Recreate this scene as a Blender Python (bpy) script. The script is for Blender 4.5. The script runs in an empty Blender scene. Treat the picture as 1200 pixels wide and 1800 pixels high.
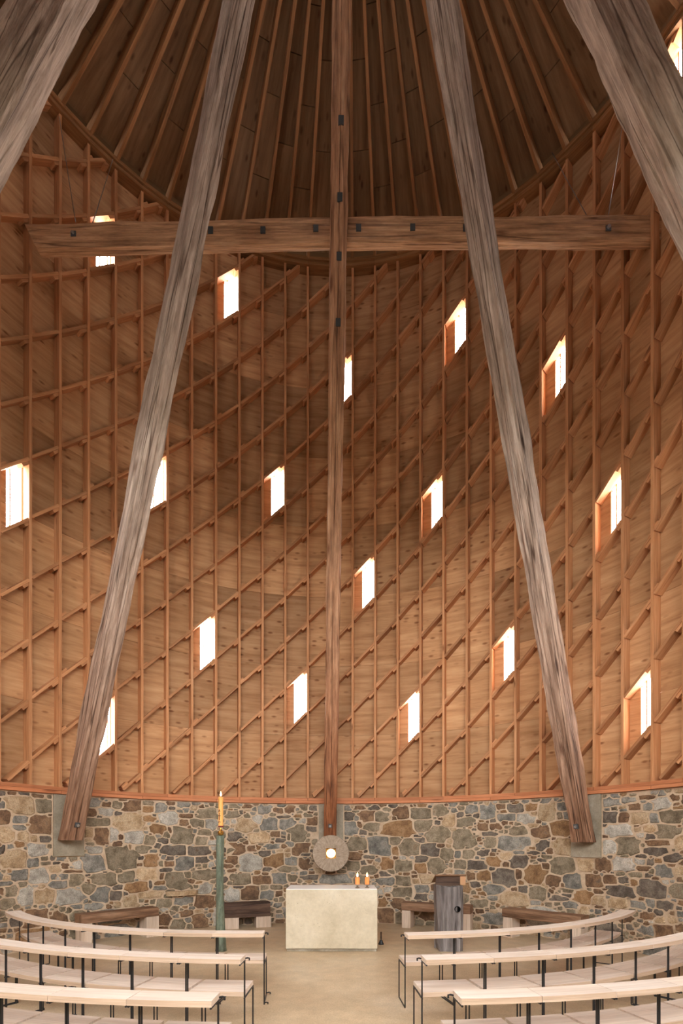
import bpy, math, random
import numpy as np
from mathutils import Vector, noise as mnoise

# ---------------------------------------------------------------- frame, camera, light
S = 10.3                      # depth of the round room: camera stands on the circle, far wall at S
FPX, HY = 900.0, 1476.0       # focal length in pixels of the 1200x1800 frame, horizon row
EYE = 0.162 * S
XC, YC, R = -0.022 * S, 0.5 * S, 0.5 * S      # plan circle touched by the inner faces of the studs
rnd = random.Random(7)
scene = bpy.context.scene
col = scene.collection
sin, cos, rad = math.sin, math.cos, math.radians

cam_d = bpy.data.cameras.new('camera')
cam = bpy.data.objects.new('camera', cam_d); col.objects.link(cam)
cam.location = (0, 0, EYE); cam.rotation_euler = (math.pi / 2, 0, 0)
cam_d.sensor_fit = 'HORIZONTAL'; cam_d.sensor_width = 36.0
cam_d.lens = 36.0 * FPX / 1200.0
cam_d.shift_y = (HY - 900.0) / 1200.0
cam_d.clip_start = 0.05
scene.camera = cam

W = bpy.data.worlds.new('overcast_sky'); scene.world = W; W.use_nodes = True
wn = W.node_tree; wn.nodes.clear()
wo = wn.nodes.new('ShaderNodeOutputWorld'); wb = wn.nodes.new('ShaderNodeBackground')
wb.inputs['Color'].default_value = (0.96, 0.98, 1.0, 1); wb.inputs['Strength'].default_value = 15.0
wn.links.new(wb.outputs[0], wo.inputs[0])
PANE_STRENGTH = 30.0

vs = scene.view_settings
vs.view_transform = 'Standard'; vs.look = 'None'; vs.gamma = 1.0; vs.use_curve_mapping = False
vs.exposure = -0.2
try:
    scene.cycles.max_bounces = 10; scene.cycles.diffuse_bounces = 6
    scene.cycles.use_denoising = True
    scene.cycles.sample_clamp_indirect = 6.0
except Exception:
    pass

# ---------------------------------------------------------------- helpers
def srgb(r, g, b):
    f = lambda c: (c / 12.92 if c <= 0.04045 else ((c + 0.055) / 1.055) ** 2.4)
    return (f(r / 255), f(g / 255), f(b / 255), 1.0)

class NT:
    def __init__(self, name):
        self.m = bpy.data.materials.new(name); self.m.use_nodes = True
        self.t = self.m.node_tree; self.t.nodes.clear()
        self.out = self.n('ShaderNodeOutputMaterial'); self.b = self.n('ShaderNodeBsdfPrincipled')
        self.t.links.new(self.b.outputs[0], self.out.inputs[0])
    def n(self, typ, **kw):
        nd = self.t.nodes.new(typ)
        for k, v in kw.items(): setattr(nd, k, v)
        return nd
    def l(self, a, b): self.t.links.new(a, b)
    def coord(self, kind, scale, jitter=True):
        c = self.n('ShaderNodeTexCoord'); mp = self.n('ShaderNodeMapping')
        mp.inputs['Scale'].default_value = scale
        self.l(c.outputs[kind], mp.inputs['Vector'])
        if jitter:
            oi = self.n('ShaderNodeObjectInfo'); mu = self.n('ShaderNodeMath', operation='MULTIPLY'); mu.inputs[1].default_value = 57.0
            self.l(oi.outputs['Random'], mu.inputs[0])
            cb = self.n('ShaderNodeCombineXYZ'); self.l(mu.outputs[0], cb.inputs[0]); self.l(mu.outputs[0], cb.inputs[1]); self.l(mu.outputs[0], cb.inputs[2])
            self.l(cb.outputs[0], mp.inputs['Location'])
        return mp.outputs[0]
    def noise(self, vec, scale=1.0, detail=4.0, rough=0.6):
        nd = self.n('ShaderNodeTexNoise'); nd.inputs['Scale'].default_value = scale
        nd.inputs['Detail'].default_value = detail; nd.inputs['Roughness'].default_value = rough
        self.l(vec, nd.inputs['Vector']); return nd.outputs['Fac']
    def ramp(self, fac, stops):
        nd = self.n('ShaderNodeValToRGB'); e = nd.color_ramp.elements
        while len(e) < len(stops): e.new(0.5)
        for el, (p, c) in zip(e, stops): el.position = p; el.color = c if len(c) == 4 else (*c, 1)
        self.l(fac, nd.inputs['Fac']); return nd.outputs['Color']
    def mix(self, a, b, fac, mode='MIX'):
        nd = self.n('ShaderNodeMix', data_type='RGBA', blend_type=mode)
        for sock, v in ((nd.inputs[0], fac), (nd.inputs[6], a), (nd.inputs[7], b)):
            if hasattr(v, 'links'): self.l(v, sock)
            else: sock.default_value = v
        return nd.outputs[2]
    def vary(self, color, lo, hi):
        oi = self.n('ShaderNodeObjectInfo')
        wnz = self.n('ShaderNodeTexWhiteNoise', noise_dimensions='1D'); self.l(oi.outputs['Random'], wnz.inputs['W'])
        mr = self.n('ShaderNodeMapRange'); mr.inputs['To Min'].default_value = lo; mr.inputs['To Max'].default_value = hi
        self.l(wnz.outputs['Value'], mr.inputs['Value'])
        return self.mix(color, mr.outputs[0], 1.0, 'MULTIPLY')
    def bump(self, height, strength, dist=0.01):
        nd = self.n('ShaderNodeBump'); nd.inputs['Strength'].default_value = strength; nd.inputs['Distance'].default_value = dist
        self.l(height, nd.inputs['Height']); self.l(nd.outputs[0], self.b.inputs['Normal'])
    def done(self, color, rough=0.7, spec=0.3, metal=0.0):
        if hasattr(color, 'links'): self.l(color, self.b.inputs['Base Color'])
        else: self.b.inputs['Base Color'].default_value = color
        self.b.inputs['Roughness'].default_value = rough
        self.b.inputs['Specular IOR Level'].default_value = spec
        self.b.inputs['Metallic'].default_value = metal
        return self.m

def wood_mat(name, c1, c2, c3, gu=22.0, gv=1.1, lo=0.85, hi=1.12, knots=0.0, rough=0.65, spec=0.25, cracks=0.0, foot=0.0):
    t = NT(name)
    v = t.coord('UV', (gu, gv, 1))
    g = t.noise(v, 1.0, 5, 0.65)
    c = t.ramp(g, [(0.28, c1), (0.52, c2), (0.75, c3)])
    fine = t.noise(t.coord('UV', (gu * 6, gv * 2.2, 1)), 1.0, 3, 0.6)
    c = t.mix(c, t.ramp(fine, [(0.3, (0.72, 0.70, 0.68)), (0.65, (1.08, 1.08, 1.08))]), 0.7, 'MULTIPLY')
    if knots:
        vo = t.n('ShaderNodeTexVoronoi'); vo.inputs['Scale'].default_value = 1.0
        t.l(t.coord('UV', (knots * 3.2, knots, 1)), vo.inputs['Vector'])
        k = t.ramp(vo.outputs['Distance'], [(0.05, (0.30, 0.20, 0.15)), (0.13, (1, 1, 1))])
        c = t.mix(c, k, 0.75, 'MULTIPLY')
    if cracks:
        n2 = t.noise(t.coord('UV', (6.0, 0.14, 1)), 1.0, 2, 0.5)
        k = t.ramp(n2, [(0.486, (1, 1, 1)), (0.498, (0.22, 0.17, 0.14)), (0.502, (0.22, 0.17, 0.14)), (0.514, (1, 1, 1))])
        c = t.mix(c, k, cracks, 'MULTIPLY')
    if foot:
        tc = t.n('ShaderNodeTexCoord'); sp = t.n('ShaderNodeSeparateXYZ'); t.l(tc.outputs['UV'], sp.inputs[0])
        mr = t.n('ShaderNodeMapRange'); mr.inputs['From Min'].default_value = 0.5; mr.inputs['From Max'].default_value = foot; t.l(sp.outputs[1], mr.inputs['Value'])
        c = t.mix(t.mix(c, srgb(214, 182, 160), 1.0, 'MULTIPLY'), c, mr.outputs[0])
    c = t.vary(c, lo, hi)
    if cracks:
        hew = t.noise(t.coord('UV', (16, 3.2, 1)), 1.0, 4, 0.6)
        c = t.mix(c, t.ramp(hew, [(0.34, (0.66, 0.63, 0.60)), (0.56, (1.08, 1.08, 1.08))]), 0.75, 'MULTIPLY')
        t.bump(hew, 0.7, 0.03)
    else: t.bump(fine, 0.25, 0.004)
    return t.done(c, rough, spec)

M = {}
M['stud'] = wood_mat('softwood_stud', srgb(174, 118, 76), srgb(200, 142, 96), srgb(216, 164, 120), knots=1.4)
M['blocking'] = wood_mat('softwood_blocking', srgb(164, 110, 70), srgb(192, 136, 92), srgb(210, 158, 114), lo=0.75, hi=1.15, knots=1.0)
M['plate'] = wood_mat('plate_timber', srgb(172, 104, 66), srgb(198, 128, 86), srgb(212, 146, 104), lo=0.85, hi=1.1, knots=0.8)
M['rafter'] = wood_mat('rafter_timber', srgb(126, 84, 50), srgb(152, 106, 66), srgb(172, 126, 84), knots=0.5)
M['weathered'] = wood_mat('weathered_oak', srgb(130, 112, 98), srgb(182, 162, 145), srgb(216, 199, 181), gu=14, gv=0.7, lo=0.96, hi=1.04, knots=0.9, cracks=0.9, foot=6.0)
M['cross_oak'] = wood_mat('brown_hewn_oak', srgb(136, 98, 66), srgb(194, 148, 108), srgb(224, 184, 144), gu=15, gv=0.9, lo=0.97, hi=1.03, knots=0.9, cracks=0.7)
M['post_oak'] = wood_mat('brown_hewn_post', srgb(124, 86, 60), srgb(178, 132, 98), srgb(212, 170, 134), gu=15, gv=0.9, lo=1, hi=1.02, knots=0.9, cracks=0.7, foot=4.0)
M['ash'] = wood_mat('pale_ash', srgb(222, 200, 178), srgb(236, 218, 200), srgb(246, 232, 218), gu=16, gv=0.8, lo=0.93, hi=1.04, rough=0.42, spec=0.45)
M['dark_oak'] = wood_mat('dark_sleeper_oak', srgb(58, 42, 34), srgb(92, 70, 56), srgb(120, 94, 76), gu=16, gv=0.9, lo=0.95, hi=1.05, cracks=0.7)
M['bench_oak'] = wood_mat('brown_sleeper_oak', srgb(104, 76, 56), srgb(142, 108, 82), srgb(168, 134, 106), gu=14, gv=0.9, lo=0.95, hi=1.05, cracks=0.6)
M['grey_oak'] = wood_mat('grey_weathered_oak', srgb(84, 78, 76), srgb(128, 120, 116), srgb(164, 156, 150), gu=14, gv=0.9, cracks=0.8)
M['pale_leg'] = wood_mat('pale_block', srgb(190, 166, 142), srgb(208, 186, 164), srgb(220, 202, 182), gu=10, gv=1)

M['ash_edge'] = wood_mat('darker_ash_edge', srgb(184, 156, 130), srgb(206, 178, 152), srgb(222, 198, 174), gu=20, gv=0.8, lo=0.93, hi=1.04, rough=0.5)  # darker ash tone for board edges and undersides, paler on top
def plywood_mat(name, c1, c2, c3, lo, hi):
    t = NT(name)
    n1 = t.noise(t.coord('UV', (1.1, 11, 1)), 1.0, 5, 0.65)
    c = t.ramp(n1, [(0.3, c1), (0.5, c2), (0.72, c3)])
    big = t.noise(t.coord('UV', (0.7, 0.9, 1)), 1.0, 3, 0.5)
    c = t.mix(c, t.ramp(big, [(0.35, (0.82, 0.78, 0.74)), (0.62, (1.06, 1.06, 1.06))]), 0.8, 'MULTIPLY')
    vo = t.n('ShaderNodeTexVoronoi'); vo.inputs['Scale'].default_value = 1.0; vo.inputs['Randomness'].default_value = 0.75
    t.l(t.coord('UV', (3.6, 8.5, 1)), vo.inputs['Vector'])
    k = t.ramp(vo.outputs['Distance'], [(0.10, (0.36, 0.22, 0.14)), (0.24, (1, 1, 1))])
    gate = t.noise(t.coord('UV', (0.9, 0.9, 1)), 1.0, 2, 0.5)
    gr = t.n('ShaderNodeMapRange'); gr.inputs['From Min'].default_value = 0.40; gr.inputs['From Max'].default_value = 0.58
    t.l(gate, gr.inputs['Value'])
    kk = t.mix((1, 1, 1, 1), k, gr.outputs[0])
    c = t.mix(c, kk, 0.8, 'MULTIPLY')
    c = t.vary(c, lo, hi)
    return t.done(c, 0.7, 0.2)
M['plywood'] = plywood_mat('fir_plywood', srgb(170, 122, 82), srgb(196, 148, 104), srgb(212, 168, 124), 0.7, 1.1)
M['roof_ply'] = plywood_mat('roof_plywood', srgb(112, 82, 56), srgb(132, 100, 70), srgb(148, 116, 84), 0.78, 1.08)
M['outer'] = NT('outer_sheathing').done(srgb(150, 100, 66), 0.8, 0.1)

def mottled(name, stops, scale, detail=6, rough=0.75, spec=0.3, bump=0.3, kind='Object', speck=None, pit=None, lo=1, hi=1, stretch=(1, 1, 1)):
    t = NT(name)
    v = t.coord(kind, stretch)
    n1 = t.noise(v, scale, detail, 0.65)
    c = t.ramp(n1, stops)
    f = t.noise(v, scale * 9, 4, 0.7)
    if speck:
        c = t.mix(c, t.ramp(f, [(0.36, (1 - speck,) * 3), (0.62, (1 + speck * 0.5,) * 3)]), 1.0, 'MULTIPLY')
    if pit:
        vo = t.n('ShaderNodeTexVoronoi'); vo.inputs['Scale'].default_value = pit
        t.l(v, vo.inputs['Vector'])
        g = t.noise(v, pit * 0.12, 2)
        ms = t.n('ShaderNodeMath', operation='MULTIPLY_ADD'); t.l(g, ms.inputs[0]); ms.inputs[1].default_value = -0.5; ms.inputs[2].default_value = 0.34
        ad = t.n('ShaderNodeMath', operation='ADD'); t.l(vo.outputs['Distance'], ad.inputs[0]); t.l(ms.outputs[0], ad.inputs[1])
        c = t.mix(c, t.ramp(ad.outputs[0], [(0.13, (0.5, 0.47, 0.42)), (0.19, (1, 1, 1))]), 0.8, 'MULTIPLY')
    if (lo, hi) != (1, 1): c = t.vary(c, lo, hi)
    if bump: t.bump(t.mix(n1, f, 0.5), bump, 0.02)
    return t.done(c, rough, spec)

def sm(name, a, b, c, d):
    a, b, c, d = [tuple(min(.8, q * 1.12) for q in x[:3]) + (1.0,) for x in (a, b, c, d)]
    return mottled(name, [(0.3, a), (0.46, b), (0.58, c), (0.72, d)], 7.0, 7, 0.8, 0.25, 0.7, speck=0.32, lo=0.82, hi=1.12)
M['g'] = sm('stone_blue_grey', srgb(92, 88, 80), srgb(122, 117, 107), srgb(148, 142, 130), srgb(134, 118, 98))
M['l'] = sm('stone_light_grey', srgb(132, 124, 112), srgb(164, 156, 142), srgb(186, 178, 164), srgb(160, 146, 124))
M['t'] = sm('stone_tan', srgb(140, 114, 84), srgb(174, 146, 112), srgb(192, 168, 136), srgb(150, 118, 82))
M['b'] = sm('stone_brown', srgb(84, 64, 48), srgb(114, 88, 66), srgb(138, 108, 80), srgb(106, 92, 80))
M['r'] = sm('stone_rust', srgb(108, 80, 54), srgb(138, 105, 72), srgb(158, 124, 88), srgb(120, 98, 78))
M['d'] = sm('stone_dark', srgb(76, 66, 57), srgb(98, 87, 76), srgb(120, 109, 96), srgb(104, 86, 68))
M['o'] = sm('stone_olive', srgb(98, 86, 68), srgb(126, 112, 90), srgb(148, 134, 112), srgb(124, 100, 74))
M['mortar'] = mottled('lime_mortar', [(0.3, srgb(176, 150, 122)), (0.6, srgb(202, 178, 150)), (0.8, srgb(214, 194, 170))], 9, 5, 0.9, 0.1, 0.3)
M['pad'] = mottled('pad_concrete', [(0.3, srgb(136, 124, 104)), (0.55, srgb(158, 146, 126)), (0.75, srgb(176, 166, 148))], 5, 7, 0.85, 0.2, 0.15, speck=0.12)
M['altar'] = mottled('cast_concrete', [(0.28, srgb(188, 173, 144)), (0.5, srgb(207, 193, 165)), (0.75, srgb(220, 208, 184))], 2.2, 7, 0.55, 0.4, 0.08, speck=0.06, pit=26)

M['whitened_top'] = mottled('whitened_altar_top', [(0.3, srgb(232, 228, 220)), (0.7, srgb(244, 241, 234))], 3, 5, 0.35, 0.5, 0.03)  # whiter than the block, to carry overhead light on the altar top
def floor_mat():
    t = NT('ground_concrete_floor')
    v = t.coord('Object', (1, 1, 1), False)
    n1 = t.noise(v, 0.55, 7, 0.65); n2 = t.noise(v, 5, 6, 0.7); n3 = t.noise(v, 60, 3, 0.7)
    c = t.ramp(n1, [(0.3, srgb(186, 158, 124)), (0.5, srgb(208, 184, 150)), (0.68, srgb(222, 204, 176))])
    c = t.mix(c, t.ramp(n2, [(0.3, (0.80, 0.78, 0.74)), (0.65, (1.06, 1.06, 1.06))]), 0.9, 'MULTIPLY')
    c = t.mix(c, t.ramp(n3, [(0.34, (0.78, 0.76, 0.72)), (0.6, (1.05, 1.05, 1.05))]), 0.8, 'MULTIPLY')
    r = t.n('ShaderNodeMapRange'); r.inputs['To Min'].default_value = 0.32; r.inputs['To Max'].default_value = 0.55
    t.l(n2, r.inputs['Value'])
    m = t.done(c, 0.4, 0.4); t.l(r.outputs[0], t.b.inputs['Roughness'])
    return m
M['floor'] = floor_mat()
M['steel'] = NT('black_steel').done(srgb(30, 29, 30), 0.45, 0.5)
M['plug'] = NT('slate_plug').done(srgb(62, 62, 60), 0.6, 0.3)
M['bolt'] = NT('galvanised_bolt').done(srgb(200, 202, 206), 0.3, 0.5, 0.9)
M['boltplate'] = NT('grey_washer').done(srgb(92, 94, 96), 0.45, 0.5, 0.6)
M['wire'] = NT('steel_wire').done(srgb(150, 140, 130), 0.4, 0.5, 0.7)
M['dark'] = NT('dark_hole').done(srgb(12, 11, 10), 0.9, 0.05)
M['brass'] = NT('brass').done(srgb(206, 160, 84), 0.25, 0.5, 1.0)
M['pewter'] = NT('pewter').done(srgb(170, 160, 146), 0.35, 0.5, 0.9)
M['redwax'] = NT('red_wax').done(srgb(120, 40, 30), 0.5, 0.4)
M['patina'] = mottled('green_patina_bronze', [(0.3, srgb(70, 70, 56)), (0.46, srgb(98, 106, 88)), (0.58, srgb(120, 130, 110)), (0.72, srgb(132, 114, 86))], 6, 7, 0.6, 0.4, 0.5, speck=0.25, stretch=(3, 3, 0.5))
M['decal'] = NT('painted_wax_relief').done(srgb(110, 48, 34), 0.5, 0.3)

def emis(name, color, strength, base=None):
    t = NT(name)
    t.b.inputs['Emission Color'].default_value = color; t.b.inputs['Emission Strength'].default_value = strength
    return t.done(base or color, 0.4, 0.3)
M['pane'] = emis('daylit_pane', (0.93, 0.97, 1.0, 1), PANE_STRENGTH, (0.8, 0.8, 0.8, 1))
M['flame'] = emis('candle_flame', (1.0, 0.62, 0.24, 1), 9.0)
M['lamp'] = emis('lamp_glass', (1.0, 0.74, 0.42, 1), 3.6)
def wax(name, c, e):
    t = NT(name); t.b.inputs['Emission Color'].default_value = srgb(255, 140, 60); t.b.inputs['Emission Strength'].default_value = e
    try: t.b.inputs['Subsurface Weight'].default_value = 0.3; t.b.inputs['Subsurface Radius'].default_value = (0.02, 0.01, 0.005)
    except Exception: pass
    return t.done(c, 0.45, 0.4)
M['wax'] = wax('beeswax', srgb(232, 176, 96), 0.06)
M['glow_wax'] = wax('lit_wax', srgb(236, 150, 90), 0.45)

def disc_mat():
    t = NT('radial_grooved_stone')
    c = t.n('ShaderNodeTexCoord'); sp = t.n('ShaderNodeSeparateXYZ'); t.l(c.outputs['UV'], sp.inputs[0])
    cb = t.n('ShaderNodeCombineXYZ'); mu = t.n('ShaderNodeMath', operation='MULTIPLY'); mu.inputs[1].default_value = 70
    t.l(sp.outputs[0], mu.inputs[0]); t.l(mu.outputs[0], cb.inputs[0])
    m2 = t.n('ShaderNodeMath', operation='MULTIPLY'); m2.inputs[1].default_value = 3; t.l(sp.outputs[1], m2.inputs[0]); t.l(m2.outputs[0], cb.inputs[1])
    n = t.noise(cb.outputs[0], 1.0, 4, 0.7)
    col_ = t.ramp(n, [(0.3, srgb(132, 112, 92)), (0.5, srgb(164, 144, 122)), (0.72, srgb(188, 168, 146))])
    t.bump(n, 0.5, 0.01)
    return t.done(col_, 0.6, 0.3)
M['disc'] = disc_mat()

class MB:
    """collects faces with uvs, links them as ONE mesh object"""
    def __init__(s): s.v = []; s.f = []; s.uv = []; s.mi = []
    def face(s, pts, uvs=None, m=0):
        i = len(s.v); s.v.extend([tuple(p) for p in pts]); s.f.append(list(range(i, i + len(pts))))
        s.uv.extend(uvs if uvs else [(0, 0)] * len(pts)); s.mi.append(m)
    def bar(s, p0, p1, wv, dv, m=0, jit=True, cap=True):
        """prism from p0 to p1; wv, dv = full width and depth vectors of the cross-section"""
        p0, p1, wv, dv = Vector(p0), Vector(p1), Vector(wv) / 2, Vector(dv) / 2
        L = (p1 - p0).length; o = (rnd.random() * 9, rnd.random() * 9) if jit else (0, 0)
        c = [-wv - dv, wv - dv, wv + dv, -wv + dv]
        w, d = wv.length * 2, dv.length * 2
        per = [0, w, w + d, 2 * w + d, 2 * w + 2 * d]
        flip = (wv.cross(dv)).dot(p1 - p0) < 0
        for i in range(4):
            j = (i + 1) % 4
            q = [p0 + c[i], p0 + c[j], p1 + c[j], p1 + c[i]]
            u = [(o[0] + per[i], o[1]), (o[0] + per[i + 1], o[1]), (o[0] + per[i + 1], o[1] + L), (o[0] + per[i], o[1] + L)]
            if flip: q.reverse(); u.reverse()
            s.face(q, u, m)
        if cap:
            a = [p0 + x for x in c]; b = [p1 + x for x in c]
            uu = [(o[0], o[1]), (o[0] + w, o[1]), (o[0] + w, o[1] + d), (o[0], o[1] + d)]
            if flip: s.face(a, uu, m); s.face(b[::-1], uu, m)
            else: s.face(a[::-1], uu, m); s.face(b, uu, m)
    def box(s, lo, hi, m=0, along=None):
        lo, hi = Vector(lo), Vector(hi); c = (lo + hi) / 2; d = hi - lo
        ax = along if along is not None else max(range(3), key=lambda i: d[i])
        e = [Vector((1, 0, 0)), Vector((0, 1, 0)), Vector((0, 0, 1))]
        p0, p1 = c - e[ax] * d[ax] / 2, c + e[ax] * d[ax] / 2
        o = [i for i in range(3) if i != ax]
        s.bar(p0, p1, e[o[0]] * d[o[0]], e[o[1]] * d[o[1]], m)
    def prism(s, front, back, uvs=None, m=0):
        """closed solid between two outlines of the same count (front seen first, counter-clockwise towards viewer)"""
        n = len(front); uvs = uvs or [(0, 0)] * n
        s.face(front, uvs, m); s.face(back[::-1], uvs[::-1], m)
        for i in range(n):
            j = (i + 1) % n
            s.face([front[j], front[i], back[i], back[j]], [uvs[j], uvs[i], uvs[i], uvs[j]], m)
    def tube(s, pts, r, n=8, m=0, cap=True):
        pts = [Vector(p) for p in pts]; rr = r if isinstance(r, (list, tuple)) else [r] * len(pts)
        rings = []
        up = Vector((0.13, 0.21, 0.97)).normalized()
        L = 0
        for i, p in enumerate(pts):
            d = (pts[min(i + 1, len(pts) - 1)] - pts[max(i - 1, 0)]).normalized()
            a = d.cross(up)
            if a.length < 1e-3: a = d.cross(Vector((1, 0, 0)))
            a.normalize(); b = d.cross(a)
            if i: L += (p - pts[i - 1]).length
            rings.append(([p + (a * cos(2 * math.pi * k / n) + b * sin(2 * math.pi * k / n)) * rr[i] for k in range(n)], L))
        for (A, la), (B, lb) in zip(rings, rings[1:]):
            for k in range(n):
                k2 = (k + 1) % n
                s.face([A[k], A[k2], B[k2], B[k]], [(k / n, la), ((k + 1) / n, la), ((k + 1) / n, lb), (k / n, lb)], m)
        if cap: s.face(rings[0][0][::-1], None, m); s.face(rings[-1][0], None, m)
    def lathe(s, prof, c=(0, 0, 0), n=20, axis='Z', m=0):
        """prof: (radius, height) pairs from bottom to top"""
        c = Vector(c)
        def pt(r, h, k):
            a = 2 * math.pi * k / n
            if axis == 'Z': return c + Vector((r * cos(a), r * sin(a), h))
            return c + Vector((r * cos(a), -h, r * sin(a)))
        for (r0, h0), (r1, h1) in zip(prof, prof[1:]):
            for k in range(n):
                q = [pt(r0, h0, k), pt(r0, h0, k + 1), pt(r1, h1, k + 1), pt(r1, h1, k)]
                u = [(k / n, r0 + h0), ((k + 1) / n, r0 + h0), ((k + 1) / n, r1 + h1), (k / n, r1 + h1)]
                if r0 < 1e-6: q, u = q[1:], u[1:]
                elif r1 < 1e-6: q, u = q[:3], u[:3]
                s.face(q, u, m)
        if prof[0][0] > 1e-6: s.face([pt(*prof[0], k) for k in range(n)][::-1], None, m)
        if prof[-1][0] > 1e-6: s.face([pt(*prof[-1], k) for k in range(n)], None, m)
    def build(s, name, mats, parent=None, smooth=False, weld=False):
        me = bpy.data.meshes.new(name)
        org = Vector(parent['_o']) if parent is not None and '_o' in parent else Vector((0, 0, 0))
        vv = [tuple(Vector(v) - org) for v in s.v]
        me.from_pydata(vv, [], s.f)
        ul = me.uv_layers.new(name='UVMap')
        ul.data.foreach_set('uv', np.array(s.uv, dtype=np.float32).ravel())
        if not isinstance(mats, (list, tuple)): mats = [mats]
        for m_ in mats: me.materials.append(m_)
        if len(mats) > 1: me.polygons.foreach_set('material_index', s.mi)
        if weld:
            import bmesh
            b = bmesh.new(); b.from_mesh(me); bmesh.ops.remove_doubles(b, verts=b.verts, dist=1e-5); b.to_mesh(me); b.free()
        if smooth: me.polygons.foreach_set('use_smooth', [True] * len(me.polygons))
        me.update()
        o = bpy.data.objects.new(name, me); col.objects.link(o)
        if parent is not None: o.parent = parent; o['_o'] = list(org)
        return o

def thing(name, label=None, cat=None, loc=(0, 0, 0), group=None, kind=None, rotz=0):
    o = bpy.data.objects.new(name, None); col.objects.link(o)
    o.location = loc; o.rotation_euler = (0, 0, rotz); o.empty_display_size = 0.1
    o['_o'] = list(loc)
    return tag(o, label, cat, group, kind)
def tag(o, label=None, cat=None, group=None, kind=None):
    if label: o['label'] = label
    if cat: o['category'] = cat
    if group: o['group'] = group
    if kind: o['kind'] = kind
    return o

def P(th, r, z):                       # point on the plan: angle from the far point, radius, height
    return Vector((XC + r * sin(th), YC + r * cos(th), z))
def inward(th): return Vector((-sin(th), -cos(th), 0))
def tang(th): return Vector((cos(th), -sin(th), 0))
D5 = rad(5.0)
ZP0, ZP1 = EYE + 0.070 * S, EYE + 0.081 * S        # timber plate on top of the stone
def zlat(q): return EYE + S * (0.117 + 0.0443 * q)  # lattice levels
DZ = S * 0.0886
def ztop(k):
    k = max(-15, min(15, k)); y0 = 460 + 1.1 * k + 0.11 * k * k
    return EYE + S * (HY - y0) / FPX
def hit(x, y, r):                       # photo direction -> angle, height on the cylinder of radius r
    dx = (x - 600) / FPX
    a = dx * dx + 1; b = -2 * (dx * XC + YC); c = XC * XC + YC * YC - r * r
    t = (-b + math.sqrt(b * b - 4 * a * c)) / (2 * a)
    return math.atan2(dx * t - XC, t - YC), EYE + t * (HY - y) / FPX, t

# ---------------------------------------------------------------- structure: floor, walls
SH0, SH1, PANE_R = R + 0.16, R + 0.172, R + 0.225
MORTAR_R = R + 0.035
fl = MB(); n = 72
fl.face([(XC + (R + 2.4) * cos(2 * math.pi * i / n), YC + (R + 2.4) * sin(2 * math.pi * i / n), 0) for i in range(n)])
fl.face([(XC + (R + 2.4) * cos(2 * math.pi * i / n), YC + (R + 2.4) * sin(2 * math.pi * i / n), -0.2) for i in range(n)][::-1])
floor = fl.build('floor', M['floor']); tag(floor, 'beige ground concrete floor of the round room', 'floor', kind='structure')

gd = MB()
gd.face([(60 * cos(2 * math.pi * i / n), YC + 60 * sin(2 * math.pi * i / n), -0.21) for i in range(n)])  # unseen ground, darkened so little light bounces up into the room
tag(gd.build('ground', mottled('dark_ground', [(0.3, srgb(44, 48, 30)), (0.7, srgb(66, 72, 44))], 2)), 'unseen ground outside, kept dark against upward bounce light', 'ground', kind='structure')
def wall_shell(name, k0, k1, label, zlo=0.0, plain=()):
    mb = MB()
    for k in range(k0, k1):
        a, b = k * D5, (k + 1) * D5
        if zlo == 0.0:
            mb.prism([P(a, MORTAR_R, 0), P(b, MORTAR_R, 0), P(b, MORTAR_R, ZP0), P(a, MORTAR_R, ZP0)],
                     [P(a, R + 0.5, 0), P(b, R + 0.5, 0), P(b, R + 0.5, ZP0), P(a, R + 0.5, ZP0)])
        rr = SH0 if abs(k + 0.5) > 17 else PANE_R + 0.03
        z0 = max(ZP0, zlo)
        mb.prism([P(a, rr, z0), P(b, rr, z0), P(b, rr, ztop(k + 1) + 0.1), P(a, rr, ztop(k) + 0.1)],
                 [P(a, R + 0.5, z0), P(b, R + 0.5, z0), P(b, R + 0.5, ztop(k + 1) + 0.1), P(a, R + 0.5, ztop(k) + 0.1)], m=1)
    o = mb.build(name, [M['mortar'], M['outer']])
    o['_o'] = [0, 0, 0]
    return tag(o, label, 'wall', kind='structure')
OPEN = 26                                   # beyond this many bays the rear wall opens into the added light bay
KB = 11.6                                   # bays belonging to the back wall on either side
walls = {'L': wall_shell('wall_left', -OPEN, -12, 'left stretch of the round wall, rubble stone below timber lattice'),
         'B': wall_shell('wall_back', -12, 12, 'far stretch of the round wall behind the altar, rubble stone below timber lattice'),
         'R': wall_shell('wall_right', 12, OPEN, 'right stretch of the round wall, rubble stone below timber lattice')}
OPENING_TOP, OPENING_SILL = 6.9, 3.4
wall_shell('wall_front', OPEN, 72 - OPEN, 'entrance side of the round wall above the added light opening', zlo=OPENING_TOP)
# added unseen bay behind the viewer; its high front opening lets sky light in
q0, q1 = P(-OPEN * D5, R + .5, 0), P(OPEN * D5, R + .5, 0)
pm = MB(); yb = -2.1
pm.box((q0.x - .2, yb, 0), (q0.x, q0.y + .3, OPENING_TOP)); pm.box((q1.x, yb, 0), (q1.x + .2, q1.y + .3, OPENING_TOP))
pm.box((q0.x - .2, yb - .2, OPENING_TOP), (q1.x + .2, q0.y + .4, OPENING_TOP + .2)); pm.box((q0.x - .2, yb - .2, 0), (q1.x + .2, yb, OPENING_SILL))
tag(pm.build('wall_light_bay', M['roof_ply']), 'added timber lined bay behind the viewer, open high up to let sky light in', 'wall', kind='structure')
def wkey(k): return 'L' if k < -12 else ('R' if k >= 12 else 'B')

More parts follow.
